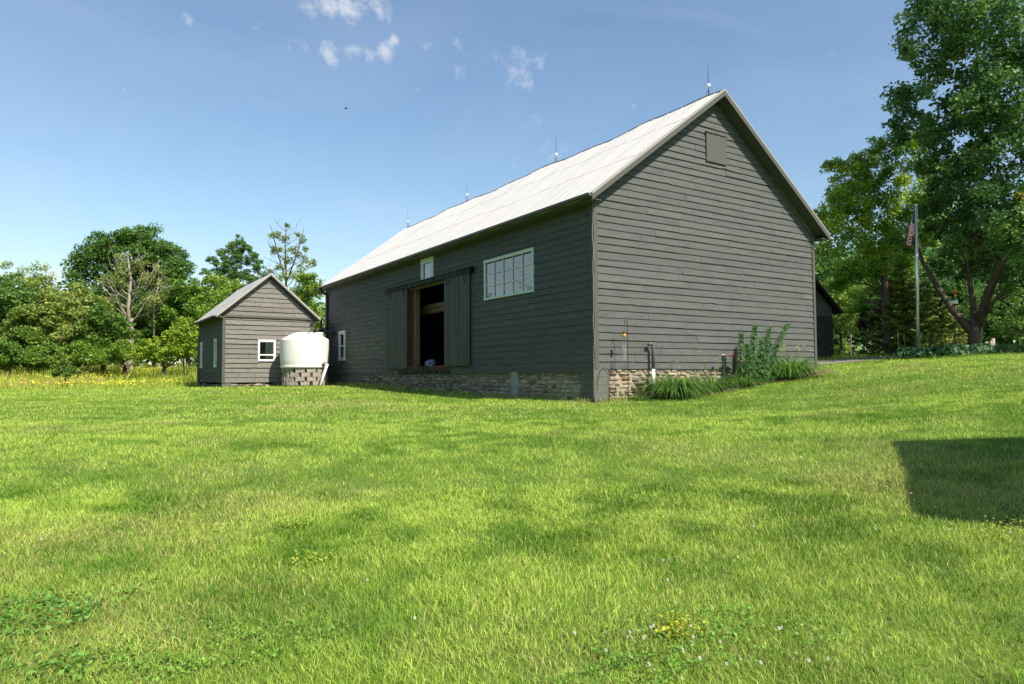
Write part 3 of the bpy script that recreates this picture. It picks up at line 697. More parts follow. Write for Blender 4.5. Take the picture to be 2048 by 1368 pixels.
# door board strip at its far end
mb = MB(); mb.box((CX0-.07, CY1-.55, CB), (CX0-.0, CY1+.02, 2.0)); mb.build('door', M_trim, cab)
mbA, _, cP = roof_slope(-1, y0=CY0-.30, y1=CY1+.25, W=cw, RZ=4.68, PIT=(4.68-2.62)/(cw/2+.34), OH=.34, cx=(CX0+CX1)/2, step=.6, wob=.01, thick=.07)
mbB, _, _ = roof_slope(1, y0=CY0-.30, y1=CY1+.25, W=cw, RZ=4.68, PIT=(4.68-2.62)/(cw/2+.34), OH=.34, cx=(CX0+CX1)/2, step=.6, wob=.01, thick=.07)
mbA.add(mbB.v, mbB.f); mbA.c = mbA.c[:len(mbA.v)-len(mbB.v)]+mbB.c
croof = mbA.build('roof', M_roofgrey, cab, colored=True)
cm_ = (CX0+CX1)/2; crun = cw/2+.34; yf = CY0-.30
for s in (-1, 1):
    mb = MB(); up = np.array((0, 0, 1.)); a = np.array((cm_, yf-.018, 4.69)); b = np.array((cm_+s*crun, yf-.018, 4.69-cP*crun))
    mb.prism([a, b, b-up*.09, a-up*.09], (0, .017, 0)); mb.prism([a+up*.003, b+up*.003, b+up*.003+(0, .08, 0), a+up*.003+(0, .08, 0)], (0, 0, .01)); mb.build('rake_trim', M_rake, croof)
    mb = MB(); a = np.array((cm_, yf+.002, 4.60)); b = np.array((cm_+s*(crun-.02), yf+.002, 4.60-cP*(crun-.02))); mb.prism([a, b, b-up*.05, a-up*.05], (0, .26, 0)); mb.build('soffit', M_trim, croof)
mb = MB(); mb.tube([(cm_, yf, 4.70), (cm_, CY1+.25, 4.70)], .02, 6); mb.build('ridge_cap', M_iron, croof)
# gutters and pipe
gz0 = 2.62; mb = MB(); gxl = CX0-.34
mb.box((gxl-.10, yf+.05, gz0-.07), (gxl, CY1+.2, gz0-.06)); mb.box((gxl-.11, yf+.05, gz0-.07), (gxl-.098, CY1+.2, gz0)); mb.box((CX0-.22, yf+.04, gz0-.10), (CX0+.0, yf+.14, gz0-.03)); mb.build('gutter', M_olive, cab)
gxr = CX1+.34; mb = MB(); mb.box((gxr, yf+.02, gz0-.08), (gxr+.11, CY1+.2, gz0-.065)); mb.box((gxr+.1, yf+.02, gz0-.08), (gxr+.112, CY1+.2, gz0+.01)); mb.box((gxr, yf+.01, gz0-.08), (gxr+.112, yf+.02, gz0+.01)); mb.build('gutter', M_black, cab)
mb = MB(); mb.tube([(gxr+.05, yf+.1, gz0-.07), (gxr+.05, yf+.1, gz0-.28), (gxr+.05, yf+.1, gz0-.42), (gxr+.18, yf, gz0-.52), (gxr+.40, yf-.2, gz0-.66), (gxr+.62, yf-.3, gz0-.70)], .06, 10)
mb.tube([(CX1-.1, yf+.14, gz0-.20), (gxr+.05, yf+.12, gz0-.20)], .035, 8); mb.build('downspout', M_black, cab, smooth=True)
# piers and dry stones
for q in (((CX0-.02, CY0-.03, CB-.6), (CX0+.38, CY0+.3, CB-.005)), ((CX1-.4, CY0-.02, CB-.6), (CX1, CY0+.3, CB-.005)), ((CX0-.02, CY1-.4, CB-.6), (CX0+.3, CY1, CB-.005))): mb = MB(); mb.bev(*q, .006); mb.build('corner_pier', M_block, cab)
mb = MB(); mb.box((CX0+.25, CY0+.35, CB-.6), (CX1-.2, CY1-.3, CB-.02)); mb.build('crawlspace', M_inside, cab)
mb = MB(); rnd = random.Random(5)
for k in range(90):
    front = k < 50
    if front: P0 = np.array((rnd.uniform(CX0+.42, CX1-.3), CY0+rnd.uniform(-.02, .22), 0))
    else: P0 = np.array((CX0+rnd.uniform(-.05, .22), rnd.uniform(CY0+.3, CY1), 0))
    P0[2] = gz(P0[0], P0[1])+rnd.uniform(.0, .13); a = rnd.uniform(.1, .24); c = rnd.uniform(.04, .08); q = rnd.uniform(-.5, .5); mb.col = rnd.choice(PAL)
    bm = bmesh.new(); bmesh.ops.create_icosphere(bm, subdivisions=1, radius=1)
    mb.add([P0+np.array((v.co.x*(a if front else c*1.6), v.co.y*(c*1.6 if front else a), v.co.z*c+q*.25*(v.co.x if front else v.co.y)*a))*1.0+np.array([rnd.uniform(-.012, .012) for _ in range(3)]) for v in bm.verts], [[v.index for v in f.verts] for f in bm.faces]); bm.free()
mb.build('foundation_stones', M_stone, cab, colored=True)
for k, (y, lab) in enumerate(((yf+.1, 'lightning rod with white ball at the peak of the small outbuilding'), (22.8, 'white-balled lightning rod halfway along the small outbuilding ridge'), (26.2, 'white-balled lightning rod at the far end of the small outbuilding ridge'))):
    rod(0, y, 4.71, cm_, k, lab, 'lightning rods on the outbuilding ridge', .85, .3)

# ------------------------------------------------------------------ tank on blocks
TX, TY, TB = -1.80, 18.62, .205; TR = 1.10; tg = gz(TX, TY)
tank = thing('water_tank', (TX, TY, TB), 'large round white plastic rainwater tank with a domed top, on stacked blocks', 'water tank')
prof = [(TR*.80, 0), (TR*.93, .005), (TR*.985, .05), (TR*.985, .10), (TR*.965, .14), (TR*.975, .2)]
for i in range(9): prof.append((TR*(.985+.012*math.sin(i*math.pi/8)+(.004 if i % 2 else 0)), .26+i*.122))
prof += [(TR*.985, 1.29), (TR*.965, 1.335), (TR*.91, 1.385), (TR*.80, 1.44), (TR*.66, 1.53), (TR*.50, 1.61), (TR*.34, 1.665), (TR*.18, 1.69), (.03, 1.70)]
mb = MB(); mb.lathe((TX, TY, TB), prof, 72); mb.build('shell', M_tank, tank, smooth=True)
mb = MB(); c = (TX+.62, TY-.10, TB+1.50); mb.lathe(c, [(.17, -.02), (.17, .10), (.19, .10), (.19, .17), (.16, .185), (.02, .19)], 20); mb.build('lid', M_pvc, tank, smooth=False)
mb = MB(); mb.tube([(TX-.02, TY-TR*.62, TB+1.535), (TX, TY-TR*.5, TB+1.63)], [.02, .03], 8); mb.build('vent', M_black, tank)
dv = np.array((.50, -.86, 0)); dv /= np.linalg.norm(dv); vp = np.array((TX, TY, TB+.14))+dv*TR*.97
mb = MB(); mb.tube([vp-dv*.03, vp+dv*.04], .075, 12); mb.tube([vp+dv*.03, vp+dv*.18], .04, 10); mb.tube([vp+dv*.10+(0, 0, .0), vp+dv*.10+(0, 0, .13)], .018, 6); mb.box(vp+dv*.10+np.array((-.07, -.01, .12)), vp+dv*.10+np.array((.07, .01, .14))); mb.build('valve', M_iron, tank)
e0 = vp+dv*.17; e1 = at(640, 781, 30.6); e1[2] = gz(e1[0], e1[1])+.03; sp = at(655, 728, 31.0)
mb = MB(); mb.tube([e0, e0+dv*.1+(.02, 0, .01), sp+(0, 0, -.05), sp*.9+e1*.1], .05, 10); mb.tube([sp*.93+e1*.07, e1], .055, 12); mb.build('drain_pipe', M_pvc, tank, smooth=True)
# hollow blocks, ring by ring, each liftable
def block_mesh():
    mb = MB(); l, w, h = .395, .195, .188; t = .032
    mb.bev((-l/2, -w/2, 0), (l/2, -w/2+t, h), .004); mb.bev((-l/2, w/2-t, 0), (l/2, w/2, h), .004)
    for s in (-l/2, -t/2, l/2-t): mb.box((s+.001, -w/2+t, .001), (s+t-.001, w/2-t, h-.001))
    return mb
bmesh0 = None; names = ['lowest', 'second', 'third', 'top']; rr = random.Random(3)
for c in range(4):
    nb = 12
    for k in range(nb):
        a = 2*math.pi*(k+.5*(c % 2))/nb+rr.uniform(-.03, .03)+.26; rad = .90+rr.uniform(-.02, .02)
        p = (TX+rad*math.cos(a), TY+rad*math.sin(a), TB-.195*(4-c)+.003)
        if bmesh0 is None:
            o = block_mesh().build('concrete_block', M_conc); bmesh0 = o
        else:
            o = bmesh0.copy(); COL.objects.link(o)
        o.location = p; o.rotation_euler = (0, 0, a+math.pi/2+rr.uniform(-.05, .05))
        side = ['rear right', 'right', 'back', 'back left', 'rear left', 'left', 'front left', 'left of front', 'front', 'right of front', 'front right', 'right end']
        side = ['on the right side', 'at the back right', 'at the back near the right', 'at the middle of the back', 'at the back near the left', 'at the back left', 'on the left side', 'at the front left corner', 'left of the middle of the front', 'in the middle of the front', 'right of the middle of the front', 'at the front right beside the pipe']
        tag(o, f'tan concrete block {side[k]}, {names[c]} course under the white tank', 'concrete block', 'concrete blocks stacked under the white tank')
        if c == 0: o.location.z -= 0

# ------------------------------------------------------------------ dark shed behind the barn
sx1 = float((CAM+(at(1666, 700, 1)-CAM)*((4.2-CY)/(at(1666, 700, 1)-CAM)[1]))[0]); SY = 4.2
def onY(px, py, y): d = at(px, py, 1)-CAM; return CAM+d*((y-CY)/d[1])
pe = onY(1678, 612, SY-.3); pr = onY(1628, 552, SY-.3); sl = (pr[2]-pe[2])/(pe[0]-pr[0]); SX1 = float(onY(1666, 700, SY)[0]); SB = gz(SX1-1, SY)
SE = pe[2]-.12+sl*(pe[0]-SX1); SW = 6.0; SX0 = SX1-SW; SAP = SE+sl*SW/2
shed = thing('shed', (SX1-SW/2, SY, SB), 'dark shaded gabled shed just behind the right corner of the barn', 'shed'); rnd = random.Random(9)
mb = MB(); mb.prism([(SX0, SY, SB-.4), (SX1, SY, SB-.4), (SX1, SY, SE), (SX0+SW/2, SY, SAP), (SX0, SY, SE)], (0, 7, 0)); 
siding(mb, (SX0, SY, 0), (1, 0, 0), (0, -1, 0), lambda z: (max(0, (z-SE)/sl), SW-max(0, (z-SE)/sl)), SB+1.9, SAP-.1, .19, [], rnd)
siding(mb, (SX1, SY, 0), (0, 1, 0), (1, 0, 0), lambda z: (0, 7), SB, SE, .19, [], rnd)
M_shed = mat('shed_paint', (.05, .05, .044), .6, .3, vary=(5, (.035, .035, .03), .7), attr=True)
mb.build('wall', M_shed, shed, colored=True)
mb = MB()
for k in range(20): mb.fbox((SX0, SY, 0), (1, 0, 0), (0, -1, 0), 1.6+k*.22, 1.6+(k+1)*.22-.008, SB+.03, SB+1.88, .01, .035+.004*(k % 2))
mb.build('door', M_shed, shed)
mb = MB()
for s in (-1, 1):
    m_ = SX0+SW/2; a = np.array((m_, SY-.3, SAP+.12)); b = np.array((m_+s*(SW/2+.35), SY-.3, SAP+.12-sl*(SW/2+.35))); mb.prism([a, b, b-(0, 0, .12), a-(0, 0, .12)], (0, 7.6, 0))
mb.build('roof', M_shed, shed)

# ------------------------------------------------------------------ objects by the gable wall
hk = thing('shepherd_hook', (.70, -.45, gz(.7, -.45)), 'slim black shepherd hook pole by the gable wall holding an amber chime', 'garden hook')
hx, hy, hz = .70, -.45, gz(.7, -.45)
mb = MB(); mb.tube([(hx, hy, hz-.1), (hx, hy, 1.10), (hx-.01, hy, 1.17), (hx-.05, hy, 1.21), (hx-.09, hy, 1.17), (hx-.10, hy, 1.12)], .011, 6)
mb.build('pole', M_iron, hk)
ch = thing('wind_chime', (hx-.11, hy, .3), 'amber glass wind chime hanging from the shepherd hook', 'wind chime')
mb = MB(); cx_, cz_ = hx-.11, .83; mb.lathe((cx_, hy, cz_), [(.01, -.06), (.035, -.055), (.052, -.03), (.055, 0), (.045, .03), (.02, .055), (.012, .07)], 16); mb.build('bulb', M_amber, ch, smooth=True)
mb = MB(); mb.lathe((cx_, hy, cz_+.065), [(.045, -.01), (.05, 0), (.02, .03), (.01, .045)], 12); mb.build('cap', M_iron, ch)
mb = MB(); mb.tube([(cx_, hy, 1.15), (cx_, hy, .93)], .004, 4); mb.tube([(cx_, hy, .78), (cx_, hy, -.2)], .003, 4); mb.build('cord', M_iron, ch)
mb = MB()
for a in range(5): mb.tube([(cx_+.04*math.cos(a*1.26), hy+.04*math.sin(a*1.26), .62-.02*a), (cx_+.04*math.cos(a*1.26), hy+.04*math.sin(a*1.26), .30-.03*a)], .006, 6)
mb.build('chime_tubes', M_pole, ch)
mb = MB(); mb.prism([(cx_-.03, hy, -.2), (cx_, hy, -.15), (cx_+.03, hy, -.2), (cx_, hy, -.28)], (0, .006, 0)); mb.build('sail', M_wood, ch)
vp_ = thing('vent_pipe', (1.85, -.16, gz(1.85, -.16)), 'dark grey vent pipe with a hooked top standing against the gable wall', 'vent pipe')
mb = MB(); mb.tube([(1.85, -.17, -.02), (1.85, -.17, .56), (1.845, -.17, .62), (1.80, -.16, .66), (1.74, -.15, .655), (1.72, -.145, .60)], .042, 12); mb.build('pipe', mat('pipe_paint', (.10, .10, .095), .5, .4), vp_, smooth=True)
mb = MB(); mb.tube([(1.85, -.17, gz(1.85, -.17)-.1), (1.85, -.17, -.015)], .045, 12); mb.build('lower_pipe', M_pvc, vp_, smooth=True)
bag = thing('feed_bag', (.55, 10.35, .19), 'crumpled blue and white bag lying just inside the open barn doorway', 'bag')
mb = MB(); bm = bmesh.new(); bmesh.ops.create_icosphere(bm, subdivisions=3, radius=1); rr = random.Random(4)
vv = [(.55+v.co.x*.2, 10.35+v.co.y*.28*(1+.15*math.sin(v.co.z*9)), .30+v.co.z*.15*(1+.2*math.sin(v.co.x*11+v.co.y*7))) for v in bm.verts]
mb.add(vv, [[v.index for v in f.verts] for f in bm.faces]); bm.free(); mb.build('sack', mat('bag_print', (.32, .38, .43), .6, .2, vary=(7, (.04, .08, .18), 1, 2, .48, .52)), bag)


# ------------------------------------------------------------------ lawn: real blades, one sheet of stuff
def cone_points(n, d0, d1, pad=1.06, power=1.0):
    """random ground spots seen by a wide fan in front of the camera (a little wider than the frame)."""
    u = rng.random(n); d = (d0**(1+power)+(d1**(1+power)-d0**(1+power))*u)**(1/(1+power))
    l = (rng.random(n)*2-1)*d*.741*pad+(rng.random(n)*2-1)*.6
    x = CX+d*math.sin(YAW)+l*math.cos(YAW); y = CY+d*math.cos(YAW)-l*math.sin(YAW)
    return x, y, d
def lawn_ok(x, y):
    bad = in_rect(x, y, BARN, .0) | in_rect(x, y, CABIN, -.1) | in_drive(x, y) | (in_bed(x, y) & (rng.random(len(x)) > .22))
    bad |= ((x-TX)**2+(y-TY)**2 < .8**2)
    bad |= in_rect(x, y, (SX0, SX1, SY, SY+7), 0)
    return ~bad
def blades(x, y, d, hgt, wid, lean, col, seg2, wx=0, wy=0):
    n = len(x); z = gfast(x, y)-.008; a = rng.random(n)*2*math.pi
    px, py = np.cos(a), np.sin(a)
    b = rng.random(n)*2*math.pi; lx_ = np.cos(b)*lean+wx; ly_ = np.sin(b)*lean+wy
    w = wid/2
    B = np.stack([x, y, z], -1); P = np.stack([px*w, py*w, 0*w], -1)
    T = B+np.stack([lx_*hgt, ly_*hgt, hgt*np.sqrt(np.clip(1-lx_**2-ly_**2, .12, 1))], -1)
    if seg2:
        M = B*.5+T*.5+np.stack([-lx_*hgt*.14, -ly_*hgt*.14, hgt*.10], -1)
        V = np.stack([B-P, B+P, M+P*.8, M-P*.8, T+P*.08, T-P*.08], 1); k = 6
        f = np.array([[0, 1, 2, 3], [3, 2, 4, 5]])
    else:
        V = np.stack([B-P, B+P, T+P*.15, T-P*.15], 1); k = 4; f = np.array([[0, 1, 2, 3]])
    F = (np.arange(n)[:, None, None]*k+f[None]).reshape(-1, 4)
    C = np.repeat(col, k, 0)
    C = C.reshape(n, k, 3); C[:, -2:] *= 1.12; C[:, :2] *= .95
    return V.reshape(-1, 3), F, C.reshape(-1, 3)
def lawn_color(x, y):
    n = len(x)
    big = N1.fbm(x, y, 5.5, 3); mid = N2.fbm(x, y, 1.3, 3); sm = N3.fbm(x, y, .35, 2); dry = N4.fbm(x, y, 2.2, 4)
    lush = np.array((.145, .300, .024)); lite = np.array((.455, .600, .095)); straw = np.array((.52, .49, .17)); deep = np.array((.085, .24, .026))
    t = np.clip((mid-.5)*1.7+(big-.5)*.9+(sm-.5)*2.4+.60+.10*np.sin(lat(x, y)*2.2+depth(x, y)*1.1+1.2*big)+rng.normal(0, .20, n), 0, 1)[:, None]
    c = lush*(1-t)+lite*t
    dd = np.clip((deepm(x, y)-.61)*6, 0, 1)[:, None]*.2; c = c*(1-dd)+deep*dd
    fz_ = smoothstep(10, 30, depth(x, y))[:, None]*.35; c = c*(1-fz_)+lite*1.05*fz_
    ps = np.clip((dry-.545)*2.6, 0, .5)+.035
    L_ = lat(x, y); right = np.clip((L_+1)/3, 0, 1)*np.clip((9-depth(x, y))/4, 0, 1); ps = ps+right*.12
    s = rng.random(n) < ps
    c[s] = straw*(.7+.5*rng.random((s.sum(), 1)))
    return c*(.55+.85*rng.random((n, 1))**1.3)
def deepm(x, y): return N3.fbm(x+31, y-12, 1.7, 3)
Vs, Fs, Cs = [], [], []; nv = 0
def addb(r):
    global nv
    Vs.append(r[0]); Fs.append(r[1]+nv); Cs.append(r[2]); nv += len(r[0])
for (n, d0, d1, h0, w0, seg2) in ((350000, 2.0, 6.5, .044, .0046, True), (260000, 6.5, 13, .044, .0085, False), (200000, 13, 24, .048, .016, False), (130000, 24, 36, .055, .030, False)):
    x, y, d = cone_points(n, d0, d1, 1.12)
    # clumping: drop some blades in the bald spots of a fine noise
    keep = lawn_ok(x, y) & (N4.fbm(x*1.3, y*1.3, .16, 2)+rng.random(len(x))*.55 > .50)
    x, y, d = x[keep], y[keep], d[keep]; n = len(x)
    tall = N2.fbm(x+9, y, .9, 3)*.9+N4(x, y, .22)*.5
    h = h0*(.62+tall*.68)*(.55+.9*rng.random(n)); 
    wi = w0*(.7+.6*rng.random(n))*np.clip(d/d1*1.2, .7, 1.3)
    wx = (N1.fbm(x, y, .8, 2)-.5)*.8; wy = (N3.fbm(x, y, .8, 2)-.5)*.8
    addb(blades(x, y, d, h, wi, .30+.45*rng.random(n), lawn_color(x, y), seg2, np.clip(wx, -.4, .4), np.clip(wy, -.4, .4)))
# longer tufts along the walls and in odd spots
x, y, d = cone_points(60000, 3, 34, 1.1)
dw = np.minimum.reduce([np.where((y > 0) & (y < L), abs(x+.10), 9), np.where((x > CX0) & (x < CX1), abs(y-CY0+.15), 9), np.where((y > CY0) & (y < CY1), abs(x-CX0+.12), 9), abs(np.hypot(x-TX, y-TY)-1.1)])
k = (dw < .14); x, y, d = x[k], y[k], d[k]
s_ = rng.random(2600)*L; x = np.r_[x, -.06-rng.random(2600)*.14]; y = np.r_[y, s_]; d = depth(x, y)
s_ = rng.random(1800)*W; x = np.r_[x, s_]; y = np.r_[y, -.04-rng.random(1800)*.1]; d = depth(x, y)
k = lawn_ok(x, y); x, y, d = x[k], y[k], d[k]
addb(blades(x, y, d, .05+.15*rng.random(len(x))**2, .012+.0006*d, .35, lawn_color(x, y)*.9, False))
lawn = link_mesh('lawn_grass', np.concatenate(Vs), np.concatenate(Fs), M_grass, None, None, np.concatenate(Cs)); 
tag(lawn, 'mown green lawn grass covering the slope in front of the barn', 'grass', kind='stuff')

# broad-leaved weeds and clover in the lawn
def leaf_quads(P, size, up=.6, aspect=1.6, fold=.0, dirs=None):
    n = len(P); nrm = rng.normal(size=(n, 3)); nrm[:, 2] = np.abs(nrm[:, 2])+up; nrm /= np.linalg.norm(nrm, axis=1)[:, None]
    t = rng.normal(size=(n, 3)) if dirs is None else dirs+rng.normal(size=(n, 3))*.25
    t -= nrm*(t*nrm).sum(1)[:, None]; t /= np.linalg.norm(t, axis=1)[:, None]+1e-9
    b = np.cross(nrm, t); s = np.asarray(size).reshape(-1, 1)*np.ones((n, 1))
    V = np.stack([P-t*s*.5, P+b*s*.5/aspect-nrm*s*fold, P+t*s*.5, P-b*s*.5/aspect-nrm*s*fold], 1)
    F = np.arange(n*4).reshape(n, 4); return V.reshape(-1, 3), F
def patch(name, label, cat, px, py, d, rx, ry, n, size, col, h=.05):
    c = at(px, py, d)
    # drop onto the ground along the ray
    a = rng.random(n)*2*math.pi; r = np.sqrt(rng.random(n)); k = 1+.35*np.sin(a*3+px)+.2*np.sin(a*5)
    x = c[0]+np.cos(a)*r*rx*k; y = c[1]+np.sin(a)*r*ry*k
    P = np.stack([x, y, gfast(x, y)+.02+h*rng.random(n)], -1); V, F = leaf_quads(P, size*(.6+.8*rng.random(n)), 1.0, 1.25)
    C = np.repeat(np.array(col)*(.7+.6*rng.random((n, 1))), 4, 0)
    o = link_mesh(name, V, F, M_leaf, None, (c[0], c[1], gz(c[0], c[1])), C); tag(o, label, cat, kind='stuff'); return o
def gpx(px, py):                          # where the ray through the pixel meets the ground
    d0 = 2.5
    while d0 < 60:
        p = at(px, py, d0)
        if p[2] < gz(p[0], p[1]): return d0
        d0 += .05+d0*.004
    return 60
for (px, py, rx, ry, n, sz, col, nm, lb, h) in (
    (70, 1245, .42, .34, 800, .026, (.15, .32, .05), 'ground_ivy', 'patch of dark green creeping weed leaves in the lawn, lower left', .05),
    (120, 1345, .2, .16, 200, .026, (.16, .32, .05), 'creeping_weed', 'small patch of light weed leaves at the bottom left of the lawn', .05),
    (618, 1132, .14, .12, 200, .018, (.36, .46, .05), 'yellow_weed', 'yellow-green low weed patch left of centre in the lawn', .05),
    (592, 1060, .13, .10, 120, .018, (.36, .46, .05), 'yellow_weed', 'narrow yellow-green weed streak in the lawn above the larger yellow patch', .05),
    (1355, 1278, .12, .10, 260, .02, (.40, .44, .04), 'yellow_weed', 'yellow-green weed patch among clover at the bottom right of centre', .06),
    (2010, 1068, .42, .16, 330, .018, (.34, .42, .06), 'yellow_weed', 'yellow-green weeds along the near edge of the shadow on the right', .06),
    (1330, 1335, .9, .30, 2200, .016, (.17, .36, .05), 'clover_leaves', 'carpet of small clover leaves at the bottom edge of the lawn', .04),
    (380, 1330, .7, .28, 1000, .018, (.18, .36, .05), 'clover_leaves', 'small clover leaves in the lawn at the lower left', .04)):
    patch(nm, lb, 'weeds' if 'clover' not in nm else 'clover', px, py, gpx(px, py), rx, ry, n, sz, col, h)
# white clover heads
fl = [(1268, 1292), (1310, 1276), (1360, 1298), (1386, 1322), (1561, 1286), (1365, 1334), (1310, 1275), (1385, 1284), (1256, 1304), (1284, 1308), (1333, 1140), (1472, 1138), (1468, 1144), (1872, 1032), (1832, 1020), (1820, 1004), (1753, 1075), (1906, 1075), (2022, 1083), (1455, 1356), (1522, 1362), (1298, 1358), (1622, 1350), (1655, 1350), (1560, 1288), (1445, 1320), (1338, 1182), (1214, 1340), (1150, 1300), (1066, 1248), (740, 1184), (830, 1258), (80, 1097), (1388, 1300), (1396, 1353), (1507, 1070), (1600, 930), (1850, 860), (1700, 880), (1960, 800), (1920, 770), (1990, 770), (1780, 800), (1246, 900), (930, 990)]
cf = None
for k, (px, py) in enumerate(fl):
    d = gpx(px, py); p = at(px, py, d); x, y = p[0], p[1]; s = .72 if d < 7 else 1.1
    if cf is None:
        vs = []; fs = []; n = 46; ph = np.arccos(1-1.75*(np.arange(n)+.5)/n); th = np.arange(n)*2.4
        Pn = np.stack([np.sin(ph)*np.cos(th), np.sin(ph)*np.sin(th), np.cos(ph)], -1); V = []; F = []; C = []
        for i in range(n):
            q = Pn[i]; t = np.cross(q, (0, 0, 1.)); t /= np.linalg.norm(t)+1e-6; c0 = np.array((0, 0, .062)); r = .009
            V += [c0+q*r*.5-t*.002, c0+q*r*1.25-t*.0015, c0+q*r*1.25+t*.0015, c0+q*r*.5+t*.002]; F.append((4*i, 4*i+1, 4*i+2, 4*i+3)); C += [(.80, .76, .70)]*4
        b = len(V); V += [(.0015, 0, 0), (-.0015, 0, 0), (-.001, .001, .06), (.001, .001, .06)]; F.append((b, b+1, b+2, b+3)); C += [(.1, .2, .04)]*4
        cf = link_mesh('clover_flower', V, F, M_petal, None, None, C); o = cf
    else: o = cf.copy(); COL.objects.link(o)
    o.location = (x, y, gz(x, y)+.012); o.scale = (s,)*3; o.rotation_euler = (rng.normal()*.2, rng.normal()*.2, k)
    o['label'] = 'tiny white clover flower head standing among the lawn grass'; o['category'] = 'clover flower'; o['group'] = 'white clover flowers in the lawn'

# ------------------------------------------------------------------ foliage generators
def clump_leaves(centres, radii, n_each, size, squash=.75, droop=0.0):
    """leaves gathered round clump centres"""
    P = []; 
    for c, r, n in zip(centres, radii, n_each):
        q = rng.normal(size=(n, 3)); q /= np.linalg.norm(q, axis=1)[:, None]; q *= (rng.random((n, 1))**.45)*r; q[:, 2] *= squash
        P.append(np.asarray(c)+q)
    return np.concatenate(P)
def tree(name, label, cat, base, lobes, leaf, cols, n_per=1.0, trunk_r=.2, mat_bark=None, fork=.35, limb_r=.45, group=None, leaf_mat=None, clump=.42, sub=9, asp=1.7, up=.35, trunk_top=None, seed=0, limb_pts=None, twigs=True, fill=1.0):
    """lobes: list of (px, py, depth, radius_px). leaf: leaf size in metres."""
    global rng
    rng = np.random.default_rng(100+seed); rr = random.Random(seed)
    bx, by = base[0], base[1]; bz = gz(bx, by)
    t = thing(name, (bx, by, bz), label, cat, group)
    LC = [(at(px, py, d), r*d/FPX) for (px, py, d, r) in lobes]
    mb = MB(); B0 = np.array((bx, by, bz-.25)); top = np.array(trunk_top) if trunk_top is not None else None
    if top is None:
        m = np.mean([c for c, r in LC], 0); zmin = min(c[2]-r for c, r in LC); top = np.array((bx*.75+m[0]*.25, by*.75+m[1]*.25, max(bz+.8, bz+(max(c[2] for c, r in LC)-bz)*fork)))
    mid = (B0+top)/2+np.array((rr.uniform(-.1, .1), rr.uniform(-.1, .1), 0))*trunk_r*3
    mb.tube([B0, B0+(0, 0, .35), mid, top], [trunk_r*1.45, trunk_r*1.1, trunk_r*.9, trunk_r*.72], 12)
    for pts, r0 in (limb_pts or []):
        k = len(pts); mb.tube([top*.0+np.array(p) for p in pts], [r0*(1-.75*i/(k-1)) for i in range(k)], 8)
    cc, cr, cn = [], [], []
    nodes = [(top, trunk_r*.6, 0.0), (mid, trunk_r*.6, .5)]
    for pts, r0 in (limb_pts or []):
        for i, p in enumerate(pts[1:]): nodes.append((np.array(p), r0*(1-.75*(i+1)/(len(pts)-1))*.9, 0))
    LC.sort(key=lambda q: np.linalg.norm(q[0]-top))
    for (c, r) in LC:
        # each bough leaves the nearest piece of limb already grown
        a, ra, _ = min(nodes, key=lambda q: np.linalg.norm(q[0]-c)+q[2]*.35+(1.2 if q[0][2] > c[2]+.5 else 0)); v = c-a; k = 6; pts = []; ln = np.linalg.norm(v)
        for i in range(k+1):
            f = i/k; p = a+v*f+np.array((0, 0, 1))*math.sin(math.pi*f)*ln*.06*(1 if v[2] < ln*.5 else 0)+np.array([rr.uniform(-1, 1) for _ in range(3)])*ln*.05*(0 < i < k); pts.append(p)
        rad0 = max(.014, min(ra*limb_r*1.5, ra*.8)); rad0 = min(rad0, .03+ln*.03+r*.03); mb.tube(pts, [rad0*(1-.55*i/k) for i in range(k+1)], 6)
        dd_ = min(nodes, key=lambda q: np.linalg.norm(q[0]-a))[2]+ln
        nodes += [(pts[3], rad0*.75, dd_*.7), (pts[-1], rad0*.5, dd_)]
        ns = int(sub*(.7+.5*rr.random()))
        for s in range(ns):
            q = rng.normal(size=3); q /= np.linalg.norm(q); q[2] = q[2]*.85+.08; pc = c+q*r*(.40+.55*rng.random()); cc.append(pc); rc = r*clump*1.25*(.6+.75*rng.random()); cr.append(rc)
            cn.append(max(12, int(n_per*11*fill*(rc/leaf)**1.9)))
            if twigs: mb.tube([c*.8+pts[-2]*.2, (c+pc)/2+np.array([rr.uniform(-.1, .1) for _ in range(3)])*r, pc], [rad0*.16+.008, rad0*.1+.006, .004], 4, cap=False)
    mb.build('trunk', mat_bark or M_bark, t, smooth=True)
    P = clump_leaves(cc, cr, cn, leaf); n = len(P)
    V, F = leaf_quads(P, leaf*(.6+.8*rng.random(n)), up, asp, .10)
    cols = np.array(cols); pick = rng.random(n); ci = np.repeat(rng.random(len(cn)), cn)           # tone by clump and by leaf
    w = np.clip(ci*.6+pick*.55-.05, 0, .999)*(len(cols)-1); i0 = w.astype(int); f = (w-i0)[:, None]
    C = (cols[i0]*(1-f)+cols[np.minimum(i0+1, len(cols)-1)]*f)*(.8+.4*rng.random((n, 1)))
    link_mesh('crown', V, F, leaf_mat or M_leaf, t, None, np.repeat(C, 4, 0))
    return t
G_dark = [(.040, .110, .026), (.075, .180, .038), (.135, .26, .054)]
G_mid = [(.085, .180, .028), (.165, .295, .040), (.27, .40, .060)]
G_lime = [(.13, .26, .025), (.29, .42, .035), (.48, .55, .045)]
G_olive = [(.14, .205, .044), (.24, .31, .060), (.36, .42, .09)]
G_pale = [(.16, .26, .05), (.29, .40, .08), (.42, .50, .12)]

